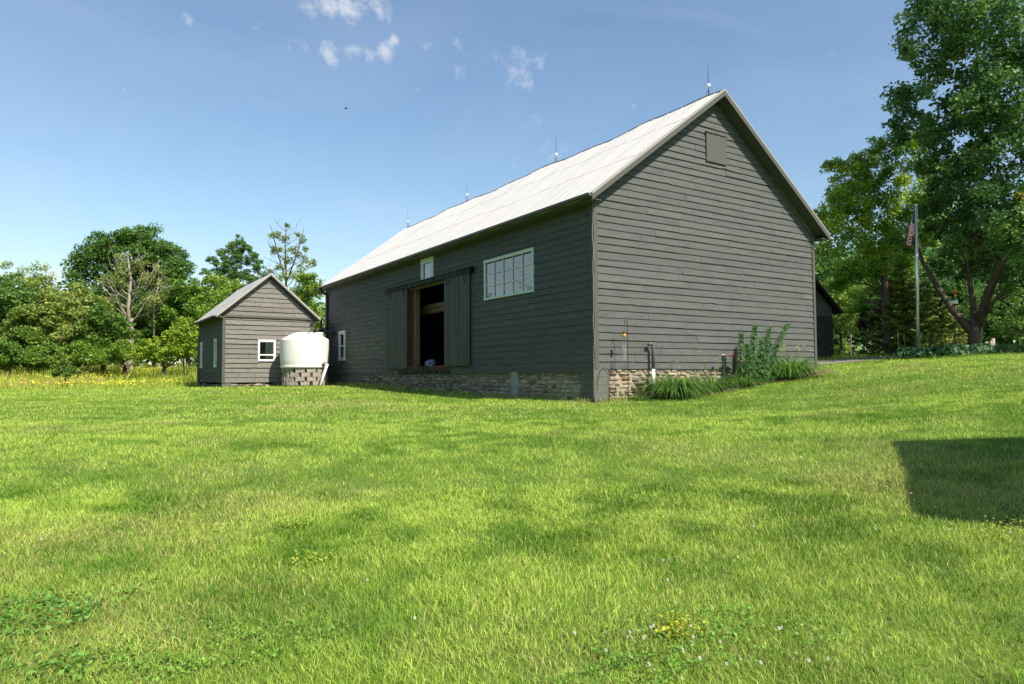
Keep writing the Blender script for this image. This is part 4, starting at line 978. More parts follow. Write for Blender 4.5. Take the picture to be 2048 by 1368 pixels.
def ring_lobes(cx, cy, rx, ry, d, r, n, seed, dj=2.0, inner=True):
    """fill an elliptical crown outline (in photo pixels) with lobes at varying depth"""
    rr = random.Random(seed); out = []; tries = 0
    while len(out) < n and tries < 4000:
        tries += 1; a = rr.random()*2*math.pi; q = math.sqrt(rr.random()); x = cx+rx*q*math.cos(a); y = cy+ry*q*math.sin(a)
        if all((x-o[0])**2+(y-o[1])**2 > (r*.62)**2 for o in out): out.append((x, y, d+rr.uniform(-dj, dj)*(1-q*.5), r*rr.uniform(.8, 1.25)))
    return out
def bpos(px, d, py=740): p = at(px, py, d); return (p[0], p[1])

def twiggy(px, py0, py1, d, n, reach, seed, r0=.05):
    """bare limbs leaving a trunk between two heights, each with finer twigs"""
    r_ = random.Random(seed); out = []
    for k in range(n):
        f = (k+.5)/n; y = py0+(py1-py0)*f; sd_ = -1 if k % 2 else 1; ln = reach*(1.05-.55*f)*r_.uniform(.7, 1.2); dz = r_.uniform(-1.5, 1.5)
        y += r_.uniform(-6, 6); up_ = r_.uniform(.3, 1.25); a = [(px, y), (px+sd_*ln*.35, y-ln*.25*up_-r_.uniform(0, 4)), (px+sd_*ln*.68+r_.uniform(-5, 5), y-ln*.6*up_), (px+sd_*ln, y-ln*up_*r_.uniform(.8, 1.3))]
        P_ = [at(q[0]+r_.uniform(-2, 2), q[1]+r_.uniform(-2, 2), d+dz*i/3) for i, q in enumerate(a)]; out.append((P_, r0*(1-.5*f)))
        for m in range(4):
            b = r_.choice((1, 2, 2)); e = a[b]; t2 = r_.uniform(.3, .6)*ln; s2 = r_.choice((-1, 1)); out.append(([P_[b], at(e[0]+s2*t2*.4, e[1]-t2*.6, d+dz*b/3+r_.uniform(-.5, .5)), at(e[0]+s2*t2*.7+r_.uniform(-3, 3), e[1]-t2*1.2, d+dz*b/3)], r0*.4*(1-.5*f)))
    return out
# ---- left background
tree('maple_tree', 'tall round dark green maple rising behind the pale half-bare tree', 'tree', bpos(265, 62),
     ring_lobes(258, 556, 108, 88, 62, 26, 60, 1, 3)+[(190, 505, 61, 24), (150, 560, 60, 22), (285, 476, 61, 24), (250, 480, 61, 24), (325, 495, 62, 22), (355, 545, 61, 22), (380, 580, 60, 20), (215, 490, 61, 22)], .24, G_dark[1:]+G_mid[:2], trunk_r=.45, seed=1, sub=12, n_per=1.2, clump=.36)
tree('bare_tree', 'half-bare tree with a pale forked trunk left of the outbuilding', 'tree', bpos(258, 50),
     [(258, 540, 50, 20), (235, 560, 50, 20), (290, 560, 50, 22), (310, 600, 50, 20), (215, 600, 50, 18), (250, 515, 50, 18), (330, 570, 50, 16), (205, 560, 50, 14), (280, 530, 50, 16), (315, 540, 51, 15)], .13, G_olive+[(.34, .38, .11)], n_per=.42, trunk_r=.24, mat_bark=M_palebark, fork=.5, limb_r=.5, seed=2, sub=14, clump=.4,
     limb_pts=[([at(258, 660, 50), at(257, 610, 50), at(262, 560, 50), at(255, 510, 50)], .17), ([at(259, 640, 50), at(235, 605, 50), at(215, 585, 49.6), at(205, 570, 49)], .08), ([at(259, 655, 50), at(285, 615, 50), at(300, 590, 50), at(320, 575, 50.4)], .08),
                ([at(259, 620, 50), at(275, 580, 50), at(285, 545, 50)], .07), ([at(258, 650, 50), at(240, 640, 50), at(228, 628, 49)], .06), ([at(308, 700, 51), at(308, 610, 51), at(318, 565, 51), at(316, 530, 51)], .09)]+twiggy(258, 650, 520, 50, 16, 62, 2, .05)+twiggy(316, 620, 540, 51, 8, 34, 3, .035))
for k, (px, py, rx, ry, d, n, lab, cols) in enumerate((
    (8, 640, 62, 75, 50, 14, 'dark green bushy tree at the left edge of the photo', G_dark[1:]+G_mid[1:2]),
    (85, 665, 62, 62, 49, 14, 'olive green broad shrub tree beside the dark one at the left edge', G_mid[:2]+G_olive[1:]),
    (155, 655, 56, 66, 48, 14, 'dense olive green tree behind the meadow bush', G_olive+G_mid[1:2]),
    (208, 672, 45, 46, 47, 9, 'low dark rounded tree at the foot of the pale half-bare tree', G_mid[:2]+G_olive[:1]),
    (310, 655, 60, 55, 53, 12, 'mid green tree just right of the pale half-bare trunk', G_mid),
    (375, 625, 38, 62, 52, 10, 'green tree directly behind the left eave of the outbuilding', G_mid[:2]+G_lime[:2]),
    (330, 700, 66, 20, 44, 10, 'low bright lime green thicket beside the outbuilding wall', G_lime),
    (250, 705, 42, 17, 45, 7, 'low bright green thicket below the pale half-bare tree', G_lime[:2]+G_mid[1:]))):
    tree('shrub_tree' if ry > 40 else 'thicket', lab, 'tree' if ry > 40 else 'bush', bpos(px, d), ring_lobes(px, py, rx, ry, d, 25 if ry > 40 else 14, n*2, 10+k, 2.2), .19 if ry > 40 else .15, cols, trunk_r=.18, seed=10+k, sub=11, clump=.40, n_per=1.35)
for k, (px, py, rx, ry, d, n, lab, cols) in enumerate((
    (20, 712, 50, 20, 45, 9, 'dark green thicket low at the left edge behind the meadow', G_mid[:2]+G_lime[:1]),
    (92, 712, 42, 18, 45, 8, 'green thicket behind the meadow, left of the lone meadow bush', G_mid),
    (178, 708, 40, 20, 45, 8, 'yellowish green thicket behind and right of the lone meadow bush', G_mid[1:]+G_lime[:2]),
    (368, 672, 30, 34, 44, 8, 'bright lime green bush against the outbuilding left wall', G_lime))):
    tree('thicket', lab, 'bush', bpos(px, d), ring_lobes(px, py, rx, ry, d, 15, n*2, 90+k, 2.0), .15, cols, trunk_r=.06, seed=90+k, sub=11, clump=.42, n_per=1.2)
for k, (px, py, h, lab) in enumerate(((12, 590, 60, 'airy tall poplar at the left edge, leftmost of the poplars'), (42, 600, 52, 'airy poplar second from the left edge'), (72, 590, 58, 'airy poplar with a visible pale stem right of the first two'), (100, 600, 48, 'airy poplar nearest the gap of sky left of the dark maple'))):
    tree('poplar_tree', lab, 'tree', bpos(px, 58), [(px+random.uniform(-12, 12), py-h+i*h*2/6, 58+random.uniform(-1, 1), 17) for i in range(9)], .17, G_pale+G_mid[2:], n_per=.6, trunk_r=.13, mat_bark=M_palebark, fork=.6, seed=30+k, sub=9, clump=.42, group='poplars at the left edge')
# ---- behind the outbuilding
tree('pine_tree', 'tall feathery pine rising behind the outbuilding roof', 'tree', bpos(465, 56),
     [(478, 482, 56, 13), (462, 494, 56, 13), (492, 498, 56, 14), (446, 508, 56, 15), (475, 508, 56, 16), (505, 515, 56, 14), (428, 524, 55.5, 13), (455, 528, 56, 17), (485, 528, 56, 17), (516, 532, 56, 13), (410, 545, 55, 12), (436, 546, 56, 16), (465, 550, 56, 18), (496, 550, 56, 18), (524, 552, 56, 14), (420, 566, 56, 16), (448, 572, 56, 18), (480, 574, 56, 18), (512, 574, 56, 18), (540, 575, 56, 12), (460, 600, 56, 22), (500, 600, 56, 20)], .17, [(.045, .12, .030), (.10, .21, .045), (.20, .31, .07)], n_per=3.0, trunk_r=.22, seed=41, sub=18, clump=.32, asp=3.4, leaf_mat=M_needle, up=.1, fork=.8)
tree('ash_tree', 'yellow green tree directly behind the outbuilding ridge', 'tree', bpos(470, 46), ring_lobes(450, 590, 52, 42, 46, 18, 10, 43, 1.5), .15, G_mid[1:]+G_lime[1:2], trunk_r=.14, seed=43, sub=11)
tree('sparse_tree', 'thin sparse tree with bare twigs standing above the gap before the barn', 'tree', bpos(570, 50),
     [(545, 470, 50, 8), (606, 480, 50, 9), (560, 500, 50, 9), (596, 510, 50, 9), (620, 530, 49, 10), (536, 560, 50, 12), (585, 500, 50, 11), (560, 535, 50, 12), (600, 540, 50, 12), (572, 480, 50, 11), (548, 500, 50, 10), (598, 470, 50, 9), (570, 520, 50, 14), (610, 520, 50, 9), (628, 524, 49, 8), (575, 555, 50, 18), (555, 470, 50, 8), (612, 500, 50, 7), (590, 585, 50, 20), (540, 545, 50, 9), (575, 450, 50, 7)], .13, G_olive+G_mid[1:], n_per=.6, trunk_r=.13, fork=.55, seed=44, sub=9, clump=.5, limb_r=.35, limb_pts=[([at(572, 600, 50), at(572, 540, 50), at(570, 490, 50), at(573, 450, 50)], .09)]+twiggy(571, 600, 460, 50, 22, 46, 17, .036)+[([at(572, 560, 50), at(556, 510, 50.3), at(545, 465, 50.5), at(540, 448, 50.5)], .06), ([at(572, 565, 50), at(590, 520, 49.7), at(604, 475, 49.5), at(608, 455, 49.5)], .06)])
tree('leafy_tree', 'bright green tree filling the gap between outbuilding and barn', 'tree', bpos(620, 44), ring_lobes(618, 615, 46, 60, 45, 17, 14, 45, 1.5), .15, G_mid[1:]+G_lime[1:2], trunk_r=.15, seed=45, sub=11, n_per=1.3)
tree('meadow_bush', 'rounded bush standing alone in the flowering meadow', 'bush', bpos(130, 37, 760), [(120, 739, 37, 13), (140, 736, 37, 14), (130, 730, 37, 12), (157, 743, 37, 11), (108, 746, 37, 10), (132, 746, 36.6, 13)], .11, G_mid[:2]+G_olive[:2], trunk_r=.05, seed=46, sub=12, n_per=1.2)
# distant wood: closes the horizon all round
def wood(name, label, pts, h0, h1, seed, cols, leaf=.6, n=26000, w=9):
    r_ = np.random.default_rng(seed); pts = np.array(pts, float); seg = np.linalg.norm(np.diff(pts, axis=0), axis=1); t = r_.random(n)*seg.sum(); cs = np.r_[0, np.cumsum(seg)]
    x = np.interp(t, cs, pts[:, 0]); y = np.interp(t, cs, pts[:, 1]); x = x+r_.normal(0, w/3, n); y = y+r_.normal(0, w/3, n)
    nn = Noise2(seed); hh = (h0+(h1-h0)*np.clip(nn.fbm(t, 0*t, 9, 3)*1.6-.3, 0, 1))*(.25+.75*smoothstep(-1, 9, t))
    q = r_.random(n)**.75; z = gfast(x, y)+hh*q*(.8+.2*nn(t, q*8, 2.5))
    P = np.stack([x, y, z], -1); V, F = leaf_quads(P, leaf*(.6+.8*r_.random(n)), .3, 1.4)
    cols = np.array(cols); tn = np.clip(nn.fbm(t, z, 3.5, 2)*1.8-.4+r_.normal(0, .15, n), 0, .999)*(len(cols)-1); i0 = tn.astype(int); f = (tn-i0)[:, None]
    C = (cols[i0]*(1-f)+cols[i0+1]*f)*(.75+.5*r_.random((n, 1)))
    o = link_mesh(name, V, F, M_leaf, None, None, np.repeat(C, 4, 0)); tag(o, label, 'woodland', kind='stuff')
wood('distant_woodland', 'line of woodland closing the far left behind the meadow', [(-75, 30), (-50, 52), (-22, 60), (5, 64), (20, 60)], 6.5, 9.5, 3, G_dark[1:]+G_mid, .42, 60000, 7)
wood('distant_woodland', 'dark woodland in deep shade behind the trees on the right', [(27, 23), (36, 22), (46, 12), (56, 0), (60, -14)], 9, 14, 5, G_dark+G_mid[:1], .42, 80000, 10)
wood('side_woodland', 'tall woodland beyond the left of the lawn, mirrored in the barn window', [(-34, -24), (-30, -4), (-34, 14), (-42, 30), (-44, 60)], 8, 14, 6, G_dark+G_mid[:2], .5, 60000, 8)

# ---- meadow
def meadow_mask(x, y): return (depth(x, y) > 33.6+1.2*(N1.fbm(x, y, 3, 2)-.5)) & (x < CX0-.3+np.clip((y-27)*2, 0, 30))
n = 90000; x, y, d = cone_points(n, 33, 60, 1.15); k = meadow_mask(x, y) & (lat(x, y) < 8) & ~in_rect(x, y, CABIN, .1); x, y, d = x[k], y[k], d[k]; n = len(x)
c = np.array((.36, .45, .06))*np.ones((n, 3)); tt = N2.fbm(x, y, 5, 3); s = rng.random(n) < np.clip((tt-.48)*5, .06, .7); c[s] = (.48, .37, .15); s = rng.random(n) < .22; c[s] = (.34, .46, .05)
mV, mF, mC = blades(x, y, d, (.40+.65*N3.fbm(x, y, 4, 3))*(.30+.80*smoothstep(34, 50, d))*(.6+.7*rng.random(n)), .040+.025*rng.random(n), .25, c*(.75+.5*rng.random((n, 1))), False)
tag(link_mesh('meadow_grass', mV, mF, M_grass, None, None, mC), 'tall tan and green meadow grass beyond the mown lawn on the left', 'meadow grass', kind='stuff')
m_ = (N4.fbm(x*.6, y*1.6, 3.2, 3)+.06*smoothstep(40, 35, d) > .56) & (rng.random(n) < .5); P = np.stack([x[m_], y[m_], gfast(x[m_], y[m_])+(.46+.42*rng.random(m_.sum()))*(.45+.65*smoothstep(34, 50, d[m_]))], -1)
V, F = leaf_quads(P, .06+.06*rng.random(len(P)), .5, 1.1); tag(link_mesh('meadow_flowers', V, F, M_petal, None, None, np.repeat(np.array((.74, .68, .06))*(.7+.5*rng.random((len(P), 1))), 4, 0)), 'drifts of small yellow flowers in the meadow', 'wildflowers', kind='stuff')

# ---- right-hand trees
BT = bpos(1952, 27.5, 700)
big_l = [(1850, 60, 26.5, 55), (1900, 0, 25, 70), (1980, 30, 24, 80), (1960, 120, 25, 80), (1880, 130, 26, 60), (1825, 115, 26, 30), (1850, 190, 26, 60), (1800, 215, 27, 30), (1940, 210, 25, 80), (2020, 200, 24, 80), (1900, 270, 26, 65), (1980, 300, 25, 80), (2040, 330, 24, 80),
         (1830, 260, 27.5, 42), (1930, 380, 26.5, 60), (2010, 420, 24, 75), (1915, 450, 27.5, 42), (2060, 480, 24, 70), (1960, 480, 26, 60), (1895, 530, 28, 36), (2090, 80, 24, 90), (2120, 250, 24, 90), (2140, 400, 24, 90), (1960, -90, 25, 90), (2080, -80, 25, 90), (2200, 100, 25, 110), (2230, 330, 25, 110), (1880, -110, 26, 70), (2250, 520, 25, 90), (2040, 560, 26, 45), (2110, 590, 25, 55), (1880, 330, 27, 50), (1870, 400, 28, 40), (1945, 320, 26, 50), (1990, 370, 26, 50), (1850, 330, 28, 30), (2030, 400, 27, 60), (1990, 250, 26, 60), (1930, 60, 26, 60), (2030, 120, 25, 60), (1990, 520, 28, 46), (1940, 540, 29, 40), (1880, 470, 28.5, 34), (2040, 500, 28, 46), (1870, 10, 26.5, 40), (1838, 20, 27, 26), (1865, 270, 28, 40), (1895, 370, 28.5, 44), (1860, 420, 29, 36), (1960, 430, 28, 50), (1985, 470, 28.5, 50), (1925, 500, 29, 42), (2045, 440, 27, 50), (1812, 100, 27, 18), (1790, 250, 27.5, 22), (1806, 185, 27.5, 20)]
B3 = at(1950, 640, 27.5)
tree('maple_tree', 'huge dark maple with several thick limbs at the right edge', 'tree', BT, big_l, .135, [(.038, .105, .030), (.07, .17, .042), (.13, .26, .06), (.23, .38, .09)], n_per=.95, trunk_r=.27, seed=60, sub=15, clump=.31, trunk_top=B3, limb_r=.4, asp=1.3, up=.3,
     limb_pts=[([at(1948, 668, 27.5), at(1905, 620, 28), at(1872, 570, 28.3), at(1848, 530, 28.5), at(1820, 470, 28.8)], .17), ([at(1952, 665, 27.5), at(1945, 600, 27.8), at(1935, 540, 28), at(1915, 430, 28)], .16),
                ([at(1955, 665, 27.5), at(1975, 590, 27), at(2000, 530, 26), at(2045, 470, 25), at(2080, 380, 24.5)], .21), ([at(1962, 640, 27.4), at(1990, 600, 26.5), at(2030, 560, 26)], .11), ([at(1848, 530, 28.5), at(1838, 500, 28.7), at(1800, 440, 28.8)], .08)])
lime_l = [(1680, 345, 29, 34), (1730, 320, 29, 36), (1780, 300, 29, 40), (1830, 300, 30, 40), (1660, 400, 28.5, 32), (1705, 400, 29, 40), (1760, 385, 30, 45), (1820, 390, 31, 45), (1665, 450, 28.5, 32), (1710, 465, 29, 40), (1770, 470, 30, 45), (1650, 505, 29, 26), (1690, 530, 30, 36), (1750, 545, 31, 40), (1870, 340, 31, 40), (1800, 540, 32, 38), (1640, 425, 28, 16), (1748, 292, 29, 24), (1800, 262, 29, 20), (1725, 360, 30, 36), (1690, 430, 30, 34), (1740, 430, 30, 38), (1790, 430, 30, 38), (1840, 440, 31, 36), (1730, 500, 30, 34), (1810, 500, 31, 34), (1670, 560, 31, 30), (1850, 480, 31, 34), (1860, 280, 30, 30), (1880, 400, 31, 40), (1870, 450, 32, 40), (1900, 340, 31, 36), (1780, 580, 32, 36), (1720, 600, 33, 30), (1650, 460, 29, 24), (1690, 370, 30, 30), (1755, 350, 30, 30), (1810, 345, 30, 30), (1660, 330, 28.5, 14)]
tree('locust_tree', 'lime green feathery tree beside the barn roof, left of the flagpole', 'tree', bpos(1775, 31, 700), lime_l, .15, [(.07, .17, .025), (.14, .30, .035), (.27, .44, .04), (.52, .58, .05)], n_per=1.5, trunk_r=.17, seed=61, sub=13, clump=.36, asp=2.2, fork=.5)
tree('yellow_branch_tree', 'young tree at the right edge with a few yellow leaves at the branch tip', 'tree', bpos(2150, 22, 720), [(2120, 380, 22, 40), (2150, 450, 22, 60), (2180, 350, 22, 50), (2060, 398, 21.5, 10), (2036, 390, 21.5, 7)], .10, [(.20, .22, .04), (.5, .38, .05)], n_per=.4, trunk_r=.09, seed=62, sub=8)
for k, (nm, px, py, rx, ry, d, n, lab, cols, rp) in enumerate((
    ('understory_tree', 1680, 640, 40, 62, 36, 11, 'bright green young tree beside the dark shed', G_mid[1:]+G_lime[:2], 20),
    ('understory_tree', 1700, 570, 46, 46, 38, 10, 'green tree in half shade above the dark shed', G_mid, 24),
    ('plum_tree', 1748, 648, 28, 44, 33, 10, 'small tree with dark purple leaves between shed and flagpole', [(.035, .022, .022), (.06, .035, .032), (.10, .07, .05)], 16),
    ('understory_tree', 2000, 620, 62, 60, 33, 14, 'leafy green tree in the shade behind the big maple trunk', G_dark[1:]+G_mid[1:2], 24),
    ('understory_tree', 2080, 640, 50, 60, 31, 10, 'leafy tree low at the right edge of the photo', G_dark[1:]+G_mid[1:], 24),
    ('understory_tree', 1840, 560, 60, 50, 38, 12, 'dark tree in shade behind the flagpole', G_dark, 26),
    ('understory_tree', 1930, 620, 50, 55, 38, 12, 'deep shaded tree behind the fork of the big maple', G_dark, 26))):
    tree(nm, lab, 'tree', bpos(px, d, 700), ring_lobes(px, py, rx, ry, d, rp, n, 70+k, 1.8), .13, cols, trunk_r=.09, seed=70+k, sub=11, n_per=1.05, clump=.38)
# spruce with long drooping boughs
def spruce(base, h, rad, label, seed):
    r_ = random.Random(seed); bz = gz(*base); t = thing('spruce_tree', (base[0], base[1], bz), label, 'tree'); B0 = np.array((base[0], base[1], bz))
    mb = MB(); mb.tube([B0-(0, 0, .2), B0+(0, 0, h*.5), B0+(0, 0, h)], [.14, .09, .01], 8); P = []; D = []
    z = .35
    while z < h-.2:
        f = 1-z/h; nb = 7 if z < h*.7 else 5; a0 = r_.random()*6
        for b in range(nb):
            a = a0+b*2*math.pi/nb+r_.uniform(-.25, .25); ln = rad*f**.75*r_.uniform(.75, 1.15); dr = np.array((math.cos(a), math.sin(a), 0)); pts = []
            for i in range(6):
                q = i/5; pts.append(B0+(0, 0, z)+dr*ln*q+np.array((0, 0, 1))*(-.18*ln*math.sin(q*2.6)+.10*ln*q*q))
            mb.tube(pts, [.022*f+.008-.001*i for i in range(6)], 4, cap=False)
            m = int(170*ln)
            for _ in range(m):
                q = r_.random()**.7; i = min(int(q*5), 4); w = q*5-i; p = pts[i]*(1-w)+pts[i+1]*w; side = r_.uniform(-1, 1)*.30*ln*(1.05-q*.6); pr = np.array((-dr[1], dr[0], 0))
                P.append(p+pr*side+np.array((0, 0, -abs(side)*.25+r_.uniform(-.04, .03)))); D.append(dr*.7+pr*np.sign(side)*.7)
        z += h*.052+.10*r_.random()
    mb.build('trunk', M_bark, t, smooth=True); P = np.array(P); D = np.array(D); V, F = leaf_quads(P, .17+.08*rng.random(len(P)), .8, 3.6, 0, D)
    C = np.array(((.17, .26, .05),))*(.6+.9*rng.random((len(P), 1))); C[:, 0] *= (1+.35*rng.random(len(P))); link_mesh('boughs', V, F, M_needle, t, None, np.repeat(C, 4, 0))
spruce(bpos(1810, 31, 700), 4.6, 2.1, 'yellow-green spruce with layered drooping boughs behind the flagpole', 5)
spruce(bpos(1885, 33, 700), 3.2, 1.9, 'lower spruce with spreading boughs between flagpole and big maple', 8)
th = thing('tree_trunk', (*bpos(1985, 30, 700), gz(*bpos(1985, 30, 700))), 'short pale broken trunk in the shade right of the big maple', 'stump'); p = at(1985, 700, 30)
mb = MB(); mb.tube([p-(0, 0, .5), p+(.03, 0, .1), p+(.1, 0, .5)], [.12, .09, .07], 10); mb.tube([p-(.1, 0, .4), p+(-.14, 0, .15), p+(-.12, 0, .4)], [.09, .07, .04], 10); mb.build('stems', M_palebark, th, smooth=True)

# ------------------------------------------------------------------ border plants
def strap_clump(name, label, x, y, n, ln, cols, cat='plant', group=None, blooms=0, bcol=(.75, .55, .08), bh=.75, seed=0, wid=.022, spread=1.0, b_label=None):
    r_ = np.random.default_rng(seed); z = gz(x, y)+.03; t = thing(name, (x, y, z), label, cat, group); V = []; F = []; C = []
    for i in range(n):
        a = r_.random()*2*math.pi; r0 = r_.random()*.13*spread; l = ln*r_.uniform(.6, 1.15); el = r_.uniform(.75, 1.45); c = np.array(cols[r_.integers(len(cols))])*r_.uniform(.7, 1.3)
        p = np.array((x+math.cos(a)*r0*2, y+math.sin(a)*r0*1.3, z)); dr = np.array((math.cos(a), math.sin(a), 0)); s = np.array((-dr[1], dr[0], 0)); b = len(V); k = 7; cur = el
        for j in range(k+1):
            w = wid*(1-(j/k)**2*.9)*.5; V += [p-s*w, p+s*w]; C += [c, c]
            p = p+(dr*math.cos(cur)+np.array((0, 0, math.sin(cur))))*l/k; cur -= r_.uniform(.20, .40)
            p[2] = max(p[2], z+.01)
        F += [(b+2*j, b+2*j+1, b+2*j+3, b+2*j+2) for j in range(k)]
    link_mesh('leaves', V, F, M_leaf, t, None, C)
    for i in range(blooms):
        a = r_.random()*2*math.pi; p0 = np.array((x+r_.uniform(-.1, .1), y+r_.uniform(-.08, .08), z)); tp = p0+np.array((math.cos(a)*r_.uniform(.05, .42)*spread, math.sin(a)*r_.uniform(.05, .25), bh*r_.uniform(.85, 1.15)))
        mb = MB(); mb.tube([p0, (p0+tp)/2+(0, 0, .06), tp], [.006, .005, .004], 5); st = mb.build('flower_stem', M_stem, t)
        V = []; F = []; C = []; 
        for k in range(6):
            b_ = k*math.pi/3+r_.random(); d2 = np.array((math.cos(b_), math.sin(b_), .55)); s = np.array((-math.sin(b_), math.cos(b_), 0)); q = len(V); sz = .062
            V += [tp, tp+d2*sz*.6+s*.02, tp+d2*sz+np.array((0, 0, -.012)), tp+d2*sz*.6-s*.02]; F.append((q, q+1, q+2, q+3)); C += [np.array(bcol)*r_.uniform(.8, 1.2)]*4
        link_mesh('bloom', V, F, M_petal, st, None, C)
    return t
M_stem = mat('stem', (.12, .20, .045), .6, .3)
DL = [(.085, .20, .034), (.14, .29, .045), (.25, .40, .075), (.07, .15, .04)]
strap_clump('daylily_clump', 'largest mounded daylily clump, at the left end of the flower bed', 2.2, -.66, 760, 1.22, DL, 'plant', None, 3, (.55, .55, .08), .8, 1, spread=2.3)
strap_clump('daylily_clump', 'smaller daylily clump to the right behind the largest mound', 3.0, -.45, 200, .75, DL, 'plant', None, 0, seed=2, spread=1.6)
strap_clump('daylily_clump', 'thin daylily clump with orange-yellow and red blooms on tall stems', 3.75, -.5, 260, .85, DL, 'plant', None, 6, (.80, .48, .07), .95, 3, spread=1.3)
strap_clump('daylily_clump', 'wide daylily clump with clear yellow blooms at the right end of the bed', 7.35, -.45, 620, 1.3, DL, 'plant', None, 14, (.85, .70, .12), .86, 4, spread=2.2)
strap_clump('daylily_clump', 'low daylily clump under the tall lily stalks', 4.9, -.55, 240, .75, DL, 'plant', None, 3, (.8, .45, .12), .7, 5, spread=1.4)
strap_clump('iris_clump', 'little grassy tuft at the foot of the hook pole', .95, -.62, 60, .3, DL, 'plant', None, 0, seed=6, wid=.014)
def red_bloom(x, y, z, col, lab, nm='poppy'):
    t = thing(nm, (x, y, gz(x, y)), lab, 'flower'); mb = MB(); mb.tube([(x, y, gz(x, y)), (x+.02, y, z)], .006, 5); mb.build('stem', M_stem, t); V = []; F = []; C = []
    for k in range(14):
        b_ = k*2.4; d2 = np.array((math.cos(b_), math.sin(b_), .2+.5*(k % 3)/2)); s = np.array((-math.sin(b_), math.cos(b_), 0)); q = len(V); P0 = np.array((x+.02, y, z)); sz = .075
        V += [P0, P0+d2*sz*.6+s*.03, P0+d2*sz, P0+d2*sz*.6-s*.03]; F.append((q, q+1, q+2, q+3)); C += [np.array(col)*(.8+.1*(k % 4))]*4
    link_mesh('bloom', V, F, M_petal, t, None, C)
red_bloom(float(onY(1463, 720, -.42)[0]), -.42, .36, (.72, .10, .07), 'single red bloom beside the tall lily stalks')
red_bloom(float(onY(1447, 720, -.40)[0]), -.40, .36, (.85, .82, .80), 'pale white and pink bloom left of the red one', 'white_bloom')
def lily_stalk(x, y, h, lean, lab, seed):
    r_ = np.random.default_rng(seed); z = gz(x, y); t = thing('lily_stalk', (x, y, z), lab, 'plant', 'tall lily stalks in the flower bed'); P0 = np.array((x, y, z)); top = P0+np.array((lean, -.05, h))
    cv = lambda f: P0*(1-f)+top*f+np.array((lean*.25*math.sin(math.pi*f)*-1, 0, 0)); mb = MB(); mb.tube([cv(f) for f in np.linspace(0, 1, 8)], [.012-.001*i for i in range(8)], 6); mb.build('stem', M_stem, t)
    V = []; F = []; C = []
    for i in range(int(280*h)):
        f = r_.random()**.8*.93+.04; p = cv(f); a = r_.random()*2*math.pi; l = .25*(1.15-f*.75)*r_.uniform(.7, 1.2); dr = np.array((math.cos(a), math.sin(a), 0)); s = np.array((-dr[1], dr[0], 0)); b = len(V); w = .014
        c = np.array((.075, .18, .045))*r_.uniform(.7, 1.7)
        p1 = p+dr*l*.5+np.array((0, 0, l*.22)); p2 = p+dr*l+np.array((0, 0, -l*.15)); V += [p-s*w*.4, p+s*w*.4, p1+s*w, p1-s*w, p2+s*.002, p2-s*.002]; F += [(b, b+1, b+2, b+3), (b+3, b+2, b+4, b+5)]; C += [c]*6
    link_mesh('leaves', V, F, M_leaf, t, None, C)
    V = []; F = []; C = []
    for i in range(14):
        a = r_.random()*2*math.pi; p = cv(r_.uniform(.88, 1.0)); d2 = np.array((math.cos(a)*.11, math.sin(a)*.11, r_.uniform(-.02, .09))); s = np.array((0, 0, .011)); s2 = np.array((-math.sin(a), math.cos(a), 0))*.009; e = p+d2; q = len(V)
        V += [p, p+d2*.62+s, e, p+d2*.62-s, p+d2*.62+s2, p+d2*.62-s2]; F += [(q, q+1, q+2, q+3), (q, q+4, q+2, q+5)]; C += [(.30, .38, .14)]*6
    link_mesh('buds', V, F, M_leaf, t, None, C)
for k, (px, hh, ln, lab) in enumerate(((1482, 1.58, -.0, 'leftmost tall lily stalk against the gable wall'), (1500, 1.80, .16, 'tallest lily stalk, second from the left against the gable wall'), (1520, 1.72, .30, 'third lily stalk from the left, leaning right'), (1548, 1.80, .85, 'lily stalk leaning far right over the yellow daylilies'), (1494, 1.25, -.1, 'shorter lily stalk hidden between the two left ones'), (1512, 1.35, .1, 'shorter leafy lily stalk in the middle of the tall group'))):
    p = onY(px-(6 if ln > .5 else 0), 760, -.55); lily_stalk(float(p[0]), -.55-.06*(k % 3), hh, ln, lab, 20+k)

# ------------------------------------------------------------------ flagpole and the border by it
fx, fy, fz = at(1836, 705, 26); fz = gz(fx, fy)
fpz = thing('flagpole', (fx, fy, fz), 'tall silver aluminium flagpole behind the hosta bed', 'flagpole'); ft = at(1832, 412, 26)
mb = MB(); mb.tube([(fx, fy, fz-.2), ((fx+ft[0])/2, (fy+ft[1])/2, (fz+ft[2])/2), tuple(ft)], [.055, .048, .034], 14); mb.build('pole', M_pole, fpz, smooth=True)
mb = MB(); mb.lathe(ft, [(.005, -.02), (.05, 0), (.055, .04), (.04, .08), (.005, .1)], 14); mb.build('finial', M_pole, fpz, smooth=True)
mb = MB(); mb.tube([ft+RT*.05-(0, 0, .05), ft*.5+np.array((fx, fy, fz))*.5+RT*.07, np.array((fx, fy, fz+1.1))+RT*.06], .006, 5); mb.build('halyard', M_white, fpz)
flag = thing('flag', tuple(ft-np.array((0, 0, 1.75))), 'limp red and white striped flag hanging folded from the flagpole', 'flag')
